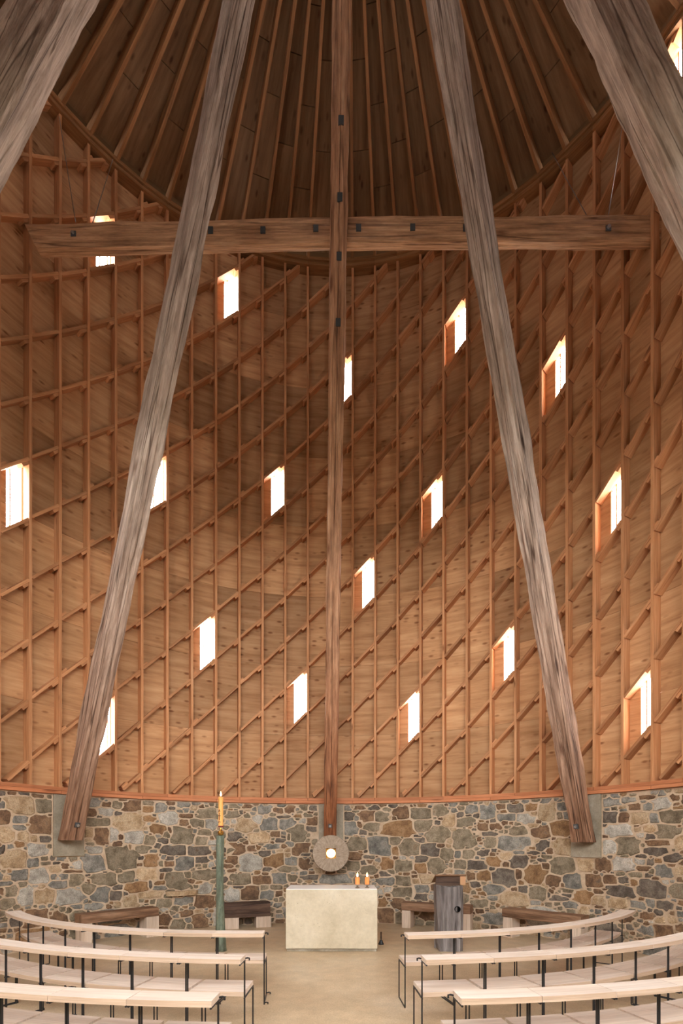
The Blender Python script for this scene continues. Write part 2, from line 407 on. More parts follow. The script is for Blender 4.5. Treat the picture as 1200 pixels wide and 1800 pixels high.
# windows: (bay, lattice level)
WIN = [(-10, 18, 'small window high on the left, half hidden by the left arm of the cross beam'),
       (-5, 19, 'slot window just below the left arm of the cross, right of the left leaning post'),
       (0, 16, 'slot window half hidden behind the central post below the cross'),
       (5, 17, 'slot window left of the right leaning post, highest on that side of the altar'),
       (9, 13, 'slot window just right of the right leaning post'),
       (-13, 7, 'window cut by the left edge of the photo at mid height'),
       (-8, 10, 'window at mid height half hidden by the left leaning post'),
       (-3, 11, 'window at mid height, first one left of the central post'),
       (4, 10, 'window at mid height between the central post and the right leaning post'),
       (11, 7, 'window low on the right between right leaning post and photo edge, upper of two'),
       (1, 7, 'window immediately right of the central post, above the altar'),
       (-6, 4, 'window left of the central post, above the tall candle'),
       (7, 3, 'window left of the lower end of the right leaning post'),
       (-2, 2, 'low window just left of the central post above the altar'),
       (3, 1, 'lowest window right of the central post, above the lectern'),
       (-10, 0, 'lowest window beside the foot of the left leaning post'),
       (12, 0, 'lowest window at the right edge of the photo'),
       (13, 19, 'window sliver at the top right behind the nearest right post'),
       (14, 20, 'window sliver in the top right corner of the photo')]
winset = {(k, q) for k, q, _ in WIN}
FR = 0.40                                   # left share of a window bay that stays boarded

def clip(poly, fn):                          # keep the side where fn(p) >= 0 ; poly of (u, z), u = bay coordinate
    out = []
    for i in range(len(poly)):
        a, b = poly[i], poly[(i + 1) % len(poly)]
        fa, fb = fn(a), fn(b)
        if fa >= 0: out.append(a)
        if (fa >= 0) != (fb >= 0):
            t = fa / (fa - fb); out.append((a[0] + t * (b[0] - a[0]), a[1] + t * (b[1] - a[1])))
    return out if len(out) >= 3 else []

def on(u, r, z):                             # bay coordinate -> point on the faceted cylinder
    k = math.floor(u + 1e-9); f = u - k
    return P(k * D5, r, z).lerp(P((k + 1) * D5, r, z), f) if f > 1e-6 else P(k * D5, r, z)
KM = 17
# sheathing boards (plywood sheets in level courses)
zs = [ZP1 + 0.0]
z = EYE + S * 0.206
while z < 13.2: zs.append(z); z += S * 0.1375
zs.append(15.0)
for ci in range(len(zs) - 1):
    z0, z1 = zs[ci] + 0.002, zs[ci + 1] - 0.002
    st = -KM - (ci * 2) % 4
    edges = [e for e in range(st, KM + 5, 4)]
    for e0, e1 in zip(edges, edges[1:]):
        a0, a1 = max(e0, -KM), min(e1, KM)
        for (b0, b1) in ((a0, min(a1, -12)), (max(a0, -12), min(a1, 12)), (max(a0, 12), a1)):
            if b1 <= b0: continue
            mb = MB()
            for k in range(b0, b1):
                top0, top1 = ztop(k) + 0.05, ztop(k + 1) + 0.05
                quad = [(k, z0), (k + 1, z0), (k + 1, z1), (k, z1)]
                tp = lambda p, k=k, t0=top0, t1=top1: t0 + (t1 - t0) * (p[0] - k) - p[1]
                quad = clip(quad, tp)
                if not quad: continue
                wins = [q for (kk, q) in winset if kk == k]
                pieces = [quad]
                for q in wins:
                    zb = lambda p, k=k, q=q: zlat(q) + 0.0443 * S * (p[0] - k)
                    new = []
                    for pc in pieces:
                        lft = clip(pc, lambda p, k=k: k + FR - p[0]); rgt = clip(pc, lambda p, k=k: p[0] - k - FR)
                        if lft: new.append(lft)
                        if rgt:
                            lo_ = clip(rgt, lambda p: zb(p) + 0.02 - p[1]); hi_ = clip(rgt, lambda p: p[1] - zb(p) - DZ + 0.02)
                            if lo_: new.append(lo_)
                            if hi_: new.append(hi_)
                    pieces = new
                for pc in pieces:
                    mb.prism([on(u, SH0, zz) for u, zz in pc], [on(u, SH1, zz) for u, zz in pc], [(u * 0.4495, zz) for u, zz in pc])
            if mb.f: mb.build('plywood_sheet', M['plywood'], walls[wkey(b0)])

# studs, blocking, cleats, plates
cleats = {k: MB() for k in walls}
for k in range(-KM, KM + 1):
    th = k * D5; w = walls[wkey(k) if k != 12 else 'B']
    mb = MB()
    mb.bar(P(th, R + 0.08, ZP1), P(th, R + 0.08, ztop(k) - 0.02), tang(th) * 0.044, inward(th) * 0.16)
    mb.build('stud', M['stud'], w)
for k in range(-KM, KM):
    th = (k + 0.5) * D5; w = walls[wkey(k)]
    q = -8 if k % 2 == 0 else -7
    while True:
        za, zb_ = zlat(q), zlat(q) + 0.0443 * S
        if za > ztop(k): break
        f0, f1 = 0.055, 0.945
        if zb_ - 0.02 > ZP1 and za < ztop(k) - 0.15:
            u0 = k + f0; u1 = k + f1
            lift = rnd.uniform(-0.006, 0.006); dr = rnd.uniform(0, 0.012)
            za2 = za + 0.0443 * S * f0 + lift; zb2 = za + 0.0443 * S * f1 + lift + rnd.uniform(-0.008, 0.008)
            if za2 < ZP1 + 0.03:
                f = (ZP1 + 0.03 - za2) / (zb2 - za2); u0 = u0 + (u1 - u0) * f; za2 = ZP1 + 0.03
            tmx = ztop(k + 0.5) - 0.06
            if zb2 > tmx:
                f = (tmx - za2) / (zb2 - za2)
                if f > 0.2: u1 = u0 + (u1 - u0) * f; zb2 = tmx
                else: u1 = None
            if u1 and u1 - u0 > 0.1:
                p0 = on(u0, R + 0.08 + dr, za2); p1 = on(u1, R + 0.08 + dr, zb2)
                d = (p1 - p0).normalized(); nin = inward(th)
                up = d.cross(nin).normalized()
                mb = MB(); mb.bar(p0, p1, up * 0.042, nin * (0.16 - 2 * dr * 0.5))
                mb.build('blocking', M['blocking'], w)
                cl = cleats[wkey(k)]
                sgn = -1 if up.z > 0 else 1
                if rnd.random() < 0.9:
                    c1 = p1 + up * sgn * 0.042 - d * 0.02; c0 = c1 - d * rnd.uniform(0.10, 0.16)
                    cl.bar(c0, c1, up * 0.040, nin * 0.13)
                if rnd.random() < 0.6:
                    c0 = p0 - up * sgn * 0.042 + d * 0.02; c1 = c0 + d * rnd.uniform(0.08, 0.14)
                    cl.bar(c0, c1, up * 0.040, nin * 0.13)
        q += 2
for key, cl in cleats.items():
    tag(cl.build('cleat', M['blocking'], walls[key]), kind='stuff')
for k in range(-KM, KM, 3):
    for lv, off in ((0, 0), (1, 1)):
        a = max(-KM, k + off); b = min(KM, k + 3 + off)
        if b <= a: continue
        mb = MB(); zz0 = ZP0 + (ZP1 - ZP0) * 0.5 * lv + 0.002; zz1 = ZP0 + (ZP1 - ZP0) * 0.5 * (lv + 1) - 0.002
        for kk in range(a, b):
            e0 = kk + (0.006 if kk == a else 0); e1 = kk + 1 - (0.006 if kk == b - 1 else 0)
            if e1 > kk + 1 - 1e-6: e1 = kk + 0.99999
            r0, r1 = R - 0.025 + 0.006 * lv, R + 0.16
            pf = [on(e0, r0, zz0), on(e1, r0, zz0), on(e1, r0, zz1), on(e0, r0, zz1)]
            pb = [on(e0, r1, zz0), on(e1, r1, zz0), on(e1, r1, zz1), on(e0, r1, zz1)]
            mb.prism(pf, pb, [(zz0 * 1, e0 * .45), (zz0, e1 * .45), (zz1, e1 * .45), (zz1, e0 * .45)])
        mb.build('sill_plate', M['plate'], walls[wkey((a + b) / 2)])
for k in range(-KM, KM):                       # head plate under the roof, two layers
    th = (k + 0.5) * D5
    for lv in (0, 1):
        mb = MB(); o = -0.10 + 0.07 * lv
        p0, p1 = on(k + 0.002, R + 0.06 - 0.03 * lv, ztop(k) + o), on(k + 0.998, R + 0.06 - 0.03 * lv, ztop(k + 1) + o)
        d = (p1 - p0).normalized(); up = d.cross(inward(th)).normalized()
        mb.bar(p0, p1, up * 0.062, inward(th) * 0.2)
        mb.build('head_plate', M['rafter'], walls[wkey(k)])

# windows
for i, (k, q, lab) in enumerate(WIN):
    zb = lambda u, k=k, q=q: zlat(q) + 0.0443 * S * (u - k)
    base = on(k + 0.7, PANE_R, zb(k + 0.7))
    w = thing('window_%d' % (i + 1), lab, 'window', tuple(base), kind='structure')
    a, b = k + (.82 if k == 14 else FR), k + 0.955
    pane = MB()
    lo, hi = 0.0, DZ
    pane.prism([on(a, PANE_R, zb(a) + lo), on(b, PANE_R, zb(b) + lo), on(b, PANE_R, zb(b) + hi), on(a, PANE_R, zb(a) + hi)],
               [on(a, PANE_R + 0.02, zb(a) + lo), on(b, PANE_R + 0.02, zb(b) + lo), on(b, PANE_R + 0.02, zb(b) + hi), on(a, PANE_R + 0.02, zb(a) + hi)])
    pane.build('window_pane', M['pane'], w)
    th = (k + 0.5) * D5
    mbs = MB(); c0, c1 = on(a, R + 0.195, zb(a) + 0.02), on(a, R + 0.195, zb(a) + DZ - 0.02)
    mbs.bar(c0, c1, tang(th) * 0.014, inward(th) * 0.06); mbs.build('jamb', M['stud'], w)
    for sgn in (0, 1):
        mbs = MB(); c0, c1 = on(a, R + 0.195, zb(a) + sgn * DZ), on(b, R + 0.195, zb(b) + sgn * DZ)
        d = (c1 - c0).normalized(); up = d.cross(inward(th)).normalized()
        mbs.bar(c0, c1, up * 0.03, inward(th) * 0.075); mbs.build('sill_board' if sgn == 0 else 'head_board', M['stud'], w)
    for fr in ((0.30,) if i % 3 else (0.30, 0.80)):
        u = a + (b - a) * fr; mbs = MB()
        mbs.bar(on(u, R + 0.205, zb(u) + 0.02), on(u, R + 0.205, zb(u) + DZ - 0.02), tang(th) * 0.014, inward(th) * 0.028)
        mbs.build('mullion', M['stud'], w)

for i, (k, z_) in enumerate([(-19, 3.0), (-21, 4.2), (-22, 2.9), (-23, 5.6), (-24, 3.6), (-25, 4.8), (18, 2.9), (19, 4.6), (20, 3.2), (21, 5.4), (22, 3.0), (23, 4.0), (24, 5.2)]):  # unseen glowing windows, added to light the posts and lower room
    a, b = k + .06, k + .94
    w = thing('window_%d' % (len(WIN) + 1 + i), 'added unseen slot window number %d lighting the room from the %s side' % (i % 8 + 1, 'left' if k < 0 else 'right'), 'window', tuple(on(k + .5, SH0, z_)), kind='structure')
    for nm_, r0, r1, x0, x1, g0, g1, mt in (('window_pane', SH0 - .03, SH0 - .005, a + .06, b - .06, .06, DZ - .06, 'pane'), ('jamb', SH0 - .06, SH0 - .002, a, a + .06, 0, DZ, 'stud'), ('jamb', SH0 - .06, SH0 - .002, b - .06, b, 0, DZ, 'stud')):
        mb = MB(); za, zb_ = z_ + .45 * (x0 - k), z_ + .45 * (x1 - k)
        mb.prism([on(x0, r0, za + g0), on(x1, r0, zb_ + g0), on(x1, r0, zb_ + g1), on(x0, r0, za + g1)], [on(x0, r1, za + g0), on(x1, r1, zb_ + g0), on(x1, r1, zb_ + g1), on(x0, r1, za + g1)])
        mb.build(nm_, M[mt], w)

# ---------------------------------------------------------------- ceiling: shallow cone of rafters and boards
APX = Vector((0.0088 * S * 0.7, 0.53 * S, EYE + S * 0.53 * (HY + 710) / FPX))
def roof(u, t, lift=0.0, r=R):
    k = u; p = on(k, r, ztop(k)); p = p.lerp(APX, t); p.z += lift; return p
TO = 0.90
ce = MB()
for k in range(-36, 36):
    ce.prism([roof(k, TO, 0.22), roof(k + 1, TO, 0.22), roof(k + 1, 0, 0.22, R + 0.6) , roof(k, 0, 0.22, R + 0.6)],
             [roof(k, TO, 0.30), roof(k + 1, TO, 0.30), roof(k + 1, 0, 0.30, R + 0.6), roof(k, 0, 0.30, R + 0.6)])
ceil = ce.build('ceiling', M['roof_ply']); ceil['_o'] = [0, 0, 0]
tag(ceil, 'conical timber roof with radiating rafters and plywood lining around a round skylight', 'ceiling', kind='structure')
KR = 20
for k in range(-KR, KR + 1):
    p0, p1 = roof(k, 0.0, 0.06), roof(k, TO, 0.06)
    d = (p1 - p0).normalized(); side = d.cross(Vector((0, 0, 1))).normalized(); up = side.cross(d)
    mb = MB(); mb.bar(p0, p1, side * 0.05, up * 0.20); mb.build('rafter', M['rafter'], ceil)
for k in range(-KR, KR):
    off = 0.09 if k % 2 else 0.0
    ts = [0.0] + [t for t in (0.16 + off, 0.34 + off, 0.52 + off) if t < TO] + [TO]
    for t0, t1 in zip(ts, ts[1:]):
        mb = MB(); e = 0.0010
        f = [roof(k, t0 + e, 0.165), roof(k, t1 - e, 0.165), roof(k + 1, t1 - e, 0.165), roof(k + 1, t0 + e, 0.165)]
        b = [roof(k, t0 + e, 0.19), roof(k, t1 - e, 0.19), roof(k + 1, t1 - e, 0.19), roof(k + 1, t0 + e, 0.19)]
        o = rnd.random() * 5
        w0, w1 = (f[3] - f[0]).length, (f[2] - f[1]).length; L = (f[1] - f[0]).length
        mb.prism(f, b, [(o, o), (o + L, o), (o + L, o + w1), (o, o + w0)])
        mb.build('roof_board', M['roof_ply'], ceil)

# ---------------------------------------------------------------- rubble stone
STONES = [
# crop origin x 0
(0, """110,105,160,100,t 235,112,85,80,o 30,165,75,90,b 110,182,85,50,g 105,222,85,35,g 220,208,110,110,b 35,262,95,90,t 130,275,65,55,t 185,280,40,45,t 237,285,60,40,d 200,342,95,70,l 18,345,40,60,d 75,390,145,100,t 180,410,70,50,g 105,475,105,60,g 212,478,105,80,l 10,478,22,50,g 35,520,75,28,g 70,560,75,65,o 15,565,35,45,b 140,590,85,100,l 240,590,110,85,t 385,588,165,80,l 40,625,90,60,o 490,90,90,50,g 565,103,55,30,b 625,105,60,35,o 700,107,105,65,b 480,145,75,45,b 562,142,85,45,l 630,152,50,25,d 515,195,140,45,o 685,195,165,95,t 788,178,90,35,r 785,125,65,35,r 850,125,60,50,g 893,175,110,75,l 975,162,75,25,b 970,200,60,40,b 830,232,95,55,r 540,270,85,95,b 605,265,50,85,l 710,275,100,75,l 795,293,60,55,o 860,293,60,30,d 965,268,130,95,o 1060,293,70,50,o 1045,200,80,45,o 1095,150,110,60,o 1110,205,60,60,l 470,250,60,60,t 505,345,90,50,l 635,385,200,125,o 505,410,150,100,g 750,340,95,45,o 920,343,135,55,d 1055,348,140,50,d 800,400,75,80,r 980,415,105,75,g 1065,397,80,40,d 345,428,45,35,b 295,440,80,40,t 405,500,70,70,o 315,527,95,45,g 345,487,50,35,g 550,497,135,70,o 670,485,95,60,o 780,470,120,70,t 935,505,125,90,o 1075,475,130,60,o 790,580,145,40,t 720,540,130,55,r 530,575,100,85,g 615,583,75,60,d 475,550,90,60,o 685,615,95,70,t 865,625,100,55,o 1080,550,75,70,l 1085,612,120,80,b 500,640,100,40,g 850,545,80,25,g 330,388,60,30,g 283,388,30,28,d 390,388,50,30,o 418,425,50,60,l 300,412,50,20,d 400,455,110,18,b 240,390,45,30,o 17,45,40,25,d 70,45,50,20,b 135,46,60,20,d 205,58,70,25,b 265,62,25,20,o 905,95,45,22,b 975,102,70,30,g 1035,102,48,22,g 780,95,60,25,o 660,80,50,15,b 20,105,40,50,g 690,330,20,40,t 745,385,40,22,d 738,420,35,20,b 850,415,28,30,o 895,415,60,30,b 870,450,80,22,d 855,480,25,40,b 990,475,45,40,o 850,515,60,25,r 795,520,20,50,d 900,240,25,40,b 640,275,30,30,b"""),
(400, """40,270,75,50,d 100,210,120,75,t 30,155,75,40,o 155,180,60,50,l 195,130,75,50,g 225,203,105,75,g 310,200,105,70,g 445,192,70,45,b 440,230,80,30,d 365,255,105,95,o 170,275,110,60,t 250,258,60,35,b 278,292,65,25,d 45,340,100,60,b 130,335,60,35,b 240,325,90,35,g 390,340,95,70,b 125,410,125,95,l 245,398,120,70,r 335,405,80,60,g 200,365,70,40,d 25,395,60,45,b 400,420,70,70,b 75,497,100,65,o 182,500,105,50,b 275,495,80,60,g 340,490,55,40,o 435,488,95,30,d 560,500,160,55,g 25,580,80,80,l 120,570,95,75,b 210,580,75,55,g 640,165,55,45,d 645,230,75,75,g 735,170,95,75,b 805,170,85,60,o 765,220,95,60,o 880,230,190,85,r 915,150,85,65,b 1015,150,110,65,o 1120,140,90,60,o 1030,215,105,65,o 1105,260,130,90,o 1165,185,70,70,t 680,310,110,75,o 800,318,130,110,g 880,295,75,45,o 960,330,115,90,o 1060,340,110,70,d 1155,365,75,70,o 880,350,40,50,r 745,380,70,22,d 670,375,75,45,b 840,412,75,60,r 925,425,95,75,o 1015,440,65,55,r 1100,425,100,85,o 830,470,65,30,d 745,450,90,50,o 660,425,75,50,o 1045,495,85,50,t 925,505,80,55,o 830,507,100,40,g 1025,550,85,50,g 920,565,130,55,o 815,620,45,55,r 1020,590,80,45,d 905,625,70,50,b 1025,390,75,40,d 35,112,60,25,o 110,112,60,22,b 40,340,90,50,o 265,135,60,30,b 330,128,60,40,b 400,118,45,30,o 455,122,50,30,d 290,170,90,20,d 420,160,60,25,o 630,122,45,25,g 695,120,70,22,b 770,120,65,25,d 840,125,50,30,o 715,250,50,30,d 695,205,30,35,b 745,405,50,25,b 720,410,40,30,d 1010,290,70,35,d 1115,320,50,25,b 1100,200,40,30,d 325,270,25,50,o 340,440,130,35,o 210,445,55,25,d 25,450,60,22,b 160,330,30,30,r 300,322,45,25,b 150,240,40,25,o 405,365,60,20,d 255,540,60,30,o 270,575,40,40,b 60,540,70,15,d"""),
(800, """85,128,75,45,g 165,142,85,80,g 238,115,50,35,b 310,120,95,45,d 395,115,70,45,r 480,145,100,95,t 565,110,80,50,g 262,170,100,40,g 370,178,100,55,l 45,195,95,55,o 140,218,60,45,b 208,218,60,38,b 50,285,140,110,o 180,258,95,25,d 330,245,110,60,o 445,245,105,70,b 550,230,115,85,r 180,303,75,60,o 310,305,190,80,g 455,318,75,55,d 560,325,105,90,t 65,365,70,55,o 145,358,70,40,d 110,420,105,55,d 195,400,85,55,r 265,375,80,40,t 330,405,110,75,d 565,425,130,100,o 680,420,90,75,t 775,420,90,75,b 415,470,120,110,r 250,490,130,100,d 150,482,75,55,r 80,478,45,45,b 510,505,90,60,b 615,505,110,95,g 720,505,100,80,b 205,550,125,60,g 105,525,65,35,d 355,550,60,45,d 430,575,105,80,o 300,600,170,80,t 130,625,100,50,o 535,598,110,35,d 665,590,110,70,r 600,630,90,40,g 750,610,80,50,t 815,90,95,45,g 905,78,90,30,g 1080,100,95,65,l 940,115,75,40,b 1010,115,60,40,g 810,165,80,65,d 880,172,65,50,b 965,175,100,65,t 1040,175,50,55,g 1125,165,125,75,o 855,240,150,65,l 950,235,45,35,t 1025,230,75,40,t 1110,245,150,75,o 905,320,130,100,o 810,330,80,70,l 1065,305,140,30,b 1055,350,165,45,d 1175,300,60,90,t 1140,382,105,50,d 875,420,115,80,l 965,400,65,35,l 1095,455,105,70,g 1170,455,70,55,t 1025,545,160,95,d 1160,560,90,90,o 870,560,150,60,d 805,500,80,50,b 880,500,65,40,d 945,475,80,30,o 985,440,80,25,b 850,625,110,55,t 960,635,100,45,g 1100,635,100,50,d 1160,120,60,22,r 1150,65,60,40,b 1000,65,90,22,b 870,118,50,16,t 970,265,50,35,l 120,285,30,30,b 95,235,35,20,d 545,160,35,40,o 585,160,45,45,g 410,215,60,25,t 95,258,25,18,o 470,430,45,40,b 265,420,50,35,b 10,365,40,45,g 60,330,30,15,o 405,358,60,22,d 480,380,70,25,o 450,395,50,25,d 25,420,70,50,o 500,560,30,30,b 330,470,40,60,b 745,560,60,30,b 490,580,20,40,d 590,560,90,25,o 1020,405,40,40,d 1060,400,40,25,r 1130,425,50,22,b 1010,480,50,25,d"""),
]
NW, NZ = 0.01, 0.01
TH0, TH1 = -KM * D5, KM * D5
ARC = (TH1 - TH0) * R
nx, nz = int(ARC / NW), int(ZP0 / NZ)
XS = (np.arange(nx) + 0.5) * NW; ZSg = (np.arange(nz) + 0.5) * NZ
dist = np.full((nz, nx), 9.0); lab = np.full((nz, nx), -1, dtype=int)
sites = []
rng = np.random.RandomState(3)
def add_site(s, zc, w, h, cls, rot=0.0, pw=4.0):
    i = len(sites); sites.append((s, zc, w, h, cls))
    rr = max(w, h) * 1.5
    x0, x1 = max(0, int((s - rr) / NW)), min(nx, int((s + rr) / NW) + 1)
    z0, z1 = max(0, int((zc - rr) / NZ)), min(nz, int((zc + rr) / NZ) + 1)
    if x1 <= x0 or z1 <= z0: return
    X, Zg = np.meshgrid(XS[x0:x1] - s, ZSg[z0:z1] - zc)
    c, sn = math.cos(rot), math.sin(rot)
    U = X * c + Zg * sn; V = -X * sn + Zg * c
    a = rng.uniform(-0.35, 0.35, 2)                       # skewed, slightly tapering outlines
    U = U + a[0] * V * 0.6; V = V * (1 + a[1] * U / w * 0.5)
    dd = (np.abs(U / w) ** pw + np.abs(V / h) ** pw) ** (1 / pw)
    sub = dist[z0:z1, x0:x1]; m = (dd < sub) & (dd < 1.6)
    sub[m] = dd[m]; lab[z0:z1, x0:x1][m] = i
for ox, txt in STONES:
    for tok in txt.split():
        cx, cy, w, h, cls = tok.split(',')
        x, y, w, h = ox + float(cx) / 3, 1380 + float(cy) / 3, float(w) / 3, float(h) / 3
        th, zc, t = hit(x, y, R); tl = hit(x - w / 2, y, R)[0]; tr = hit(x + w / 2, y, R)[0]
        add_site((th - TH0) * R, zc, max(0.03, (tr - tl) * R / 2), max(0.025, h * t / FPX / 2), cls, rng.uniform(-0.07, 0.07))
# the pads take their place out of the stonework
PADS = [(95, 148, 1505), (560, 603, 1520), (1003, 1055, 1507)]
pads = []
for xa, xb, yb in PADS:
    ta = hit(xa, 1450, R)[0]; tb = hit(xb, 1450, R)[0]; zb = hit((xa + xb) / 2, yb, R)[1]
    pads.append((ta, tb, zb))
    i0, i1 = int((ta - TH0) * R / NW), int((tb - TH0) * R / NW); j0 = int(zb / NZ)
    dist[j0:, i0:i1 + 1] = 0; lab[j0:, i0:i1 + 1] = -2
# lower, partly hidden zone and everything not measured: random stones, big ones first
for size, tries in ((0.20, 500), (0.14, 900), (0.10, 1500), (0.07, 2500), (0.05, 4500), (0.035, 5000)):
    for _ in range(tries):
        s = rng.uniform(0, ARC); zc = rng.uniform(0.02, ZP0 - 0.02)
        w = size * rng.uniform(0.75, 1.5); h = min(w, size * rng.uniform(0.5, 0.95))
        i0, i1 = max(0, int((s - w * .8) / NW)), min(nx, int((s + w * .8) / NW) + 1); j0, j1 = max(0, int((zc - h * .8) / NZ)), min(nz, int((zc + h * .8) / NZ) + 1)
        blk = dist[j0:j1, i0:i1]
        if blk.size == 0 or (blk.min() < 1.02 if size > .08 else np.percentile(blk, 30) < 0.98): continue
        add_site(s, zc, w, h, rng.choice(list('ggooobbtdrl')), rng.uniform(-0.08, 0.08))
parts = []
NRAY = 40; NKEEP = 14
for i, (s, zc, w, h, cls) in enumerate(sites):
    a0 = rng.uniform(0, 6.28)
    pts = []
    ang = [2 * math.pi * j / NRAY for j in range(NRAY)]
    ci, cj = int(s / NW), int(zc / NZ)
    if not (0 <= ci < nx and 0 <= cj < nz) or lab[cj, ci] != i: continue
    for a in ang:
        dx, dz = math.cos(a) * w, math.sin(a) * h
        L = math.hypot(dx, dz); dx /= L; dz /= L
        rr = 0.0
        while rr < 0.7:
            xi, zi = int((s + dx * (rr + 0.006)) / NW), int((zc + dz * (rr + 0.006)) / NZ)
            if not (0 <= xi < nx and 0 <= zi < nz) or lab[zi, xi] != i: break
            rr += 0.005
        rr = max(0.012, min(rr, L * 1.5))
        pts.append((s + dx * rr, zc + dz * rr))
    tri = lambda p, q, r: abs((q[0] - p[0]) * (r[1] - p[1]) - (r[0] - p[0]) * (q[1] - p[1])) / 2
    while len(pts) > NKEEP:                       # drop the corners that matter least
        m_ = len(pts); j = min(range(m_), key=lambda j: tri(pts[j - 1], pts[j], pts[(j + 1) % m_]))
        pts.pop(j)
    gx, gz = sum(p[0] for p in pts) / NKEEP, sum(p[1] for p in pts) / NKEEP
    jn = rng.uniform(0.002, 0.006)
    pts = [(gx + (x - gx) * max(.5, 1 - jn / math.hypot(x - gx, z - gz)), gz + (z - gz) * max(.5, 1 - jn / math.hypot(x - gx, z - gz))) for x, z in pts]
    area = 0.5 * abs(sum(pts[j][0] * pts[(j + 1) % NKEEP][1] - pts[(j + 1) % NKEEP][0] * pts[j][1] for j in range(NKEEP)))
    th = TH0 + s / R
    parts.append((area, 'B' if abs(th) <= 12 * D5 else ('L' if th < 0 else 'R'), s, zc, pts, cls, w, h))
parts.sort(key=lambda p: -p[0])
count = {k: 0 for k in walls}
rest = {k: MB() for k in walls}
CL = 'gltbrdo'
SPLIT = {'B': 296, 'L': 200, 'R': 200}
for area, key, s, zc, pts, cls, w, h in parts:
    prot = rng.uniform(0.012, 0.034)
    cx = sum(p[0] for p in pts) / NKEEP; cz = sum(p[1] for p in pts) / NKEEP
    tilt = rng.uniform(-0.25, 0.25, 2)
    def at(x, z, f, d):
        x2, z2 = cx + (x - cx) * f, cz + (z - cz) * f
        return P(TH0 + x2 / R, MORTAR_R + 0.004 - d, z2)
    dd = [prot * rng.uniform(0.7, 1.1) + tilt[0] * (p[0] - cx) * 0.12 + tilt[1] * (p[1] - cz) * 0.12 for p in pts]
    inset = max(0.72, 1 - 0.014 / max(0.02, min(w, h)))
    base = [at(x, z, 1.0, 0.0) for x, z in pts]
    top = [at(x, z, inset * rng.uniform(0.97, 1.0), max(0.008, d)) for (x, z), d in zip(pts, dd)]
    cen = at(cx, cz, 1.0, prot * rng.uniform(0.95, 1.3))
    solo = count[key] < SPLIT[key]
    mb = MB() if solo else rest[key]
    mi = 0 if solo else CL.index(cls)
    for j in range(NKEEP):
        j2 = (j + 1) % NKEEP
        mb.face([base[j], base[j2], top[j2], top[j]], None, mi); mb.face([top[j], top[j2], cen], None, mi)
    if solo:
        count[key] += 1
        mb.build('stone', M[cls], walls[key])
for key in walls:
    if rest[key].f: tag(rest[key].build('small_stone', [M[c] for c in CL], walls[key]), kind='stuff')
for ta, tb, zb in pads:
    mb = MB()
    nseg = 4
    for j in range(nseg):
        a, b = ta + (tb - ta) * j / nseg, ta + (tb - ta) * (j + 1) / nseg
        mb.prism([P(a, R, zb), P(b, R, zb), P(b, R, ZP0 - .003), P(a, R, ZP0 - .003)], [P(a, R + .2, zb), P(b, R + .2, zb), P(b, R + .2, ZP0 - .003), P(a, R + .2, ZP0 - .003)])
    mb.build('concrete_pad', M['pad'], walls['B'])
# projecting ledge stone with its shadowed recess
th, zl, t = hit(320, 1569, R); 
mb = MB()
tw = 0.30 / R
o_ = [(-1, .02), (-.9, .11), (-.35, .16), (.3, .15), (.8, .13), (1, .03)]
top = [P(th + a * tw, R + .03 - d, zl + .035) for a, d in o_]; bot = [P(th + a * tw * .95, R + .03 - d * .8, zl - .05) for a, d in o_]
mb.prism(top, bot)
mb.build('ledge_stone', M['t'], walls['B'])

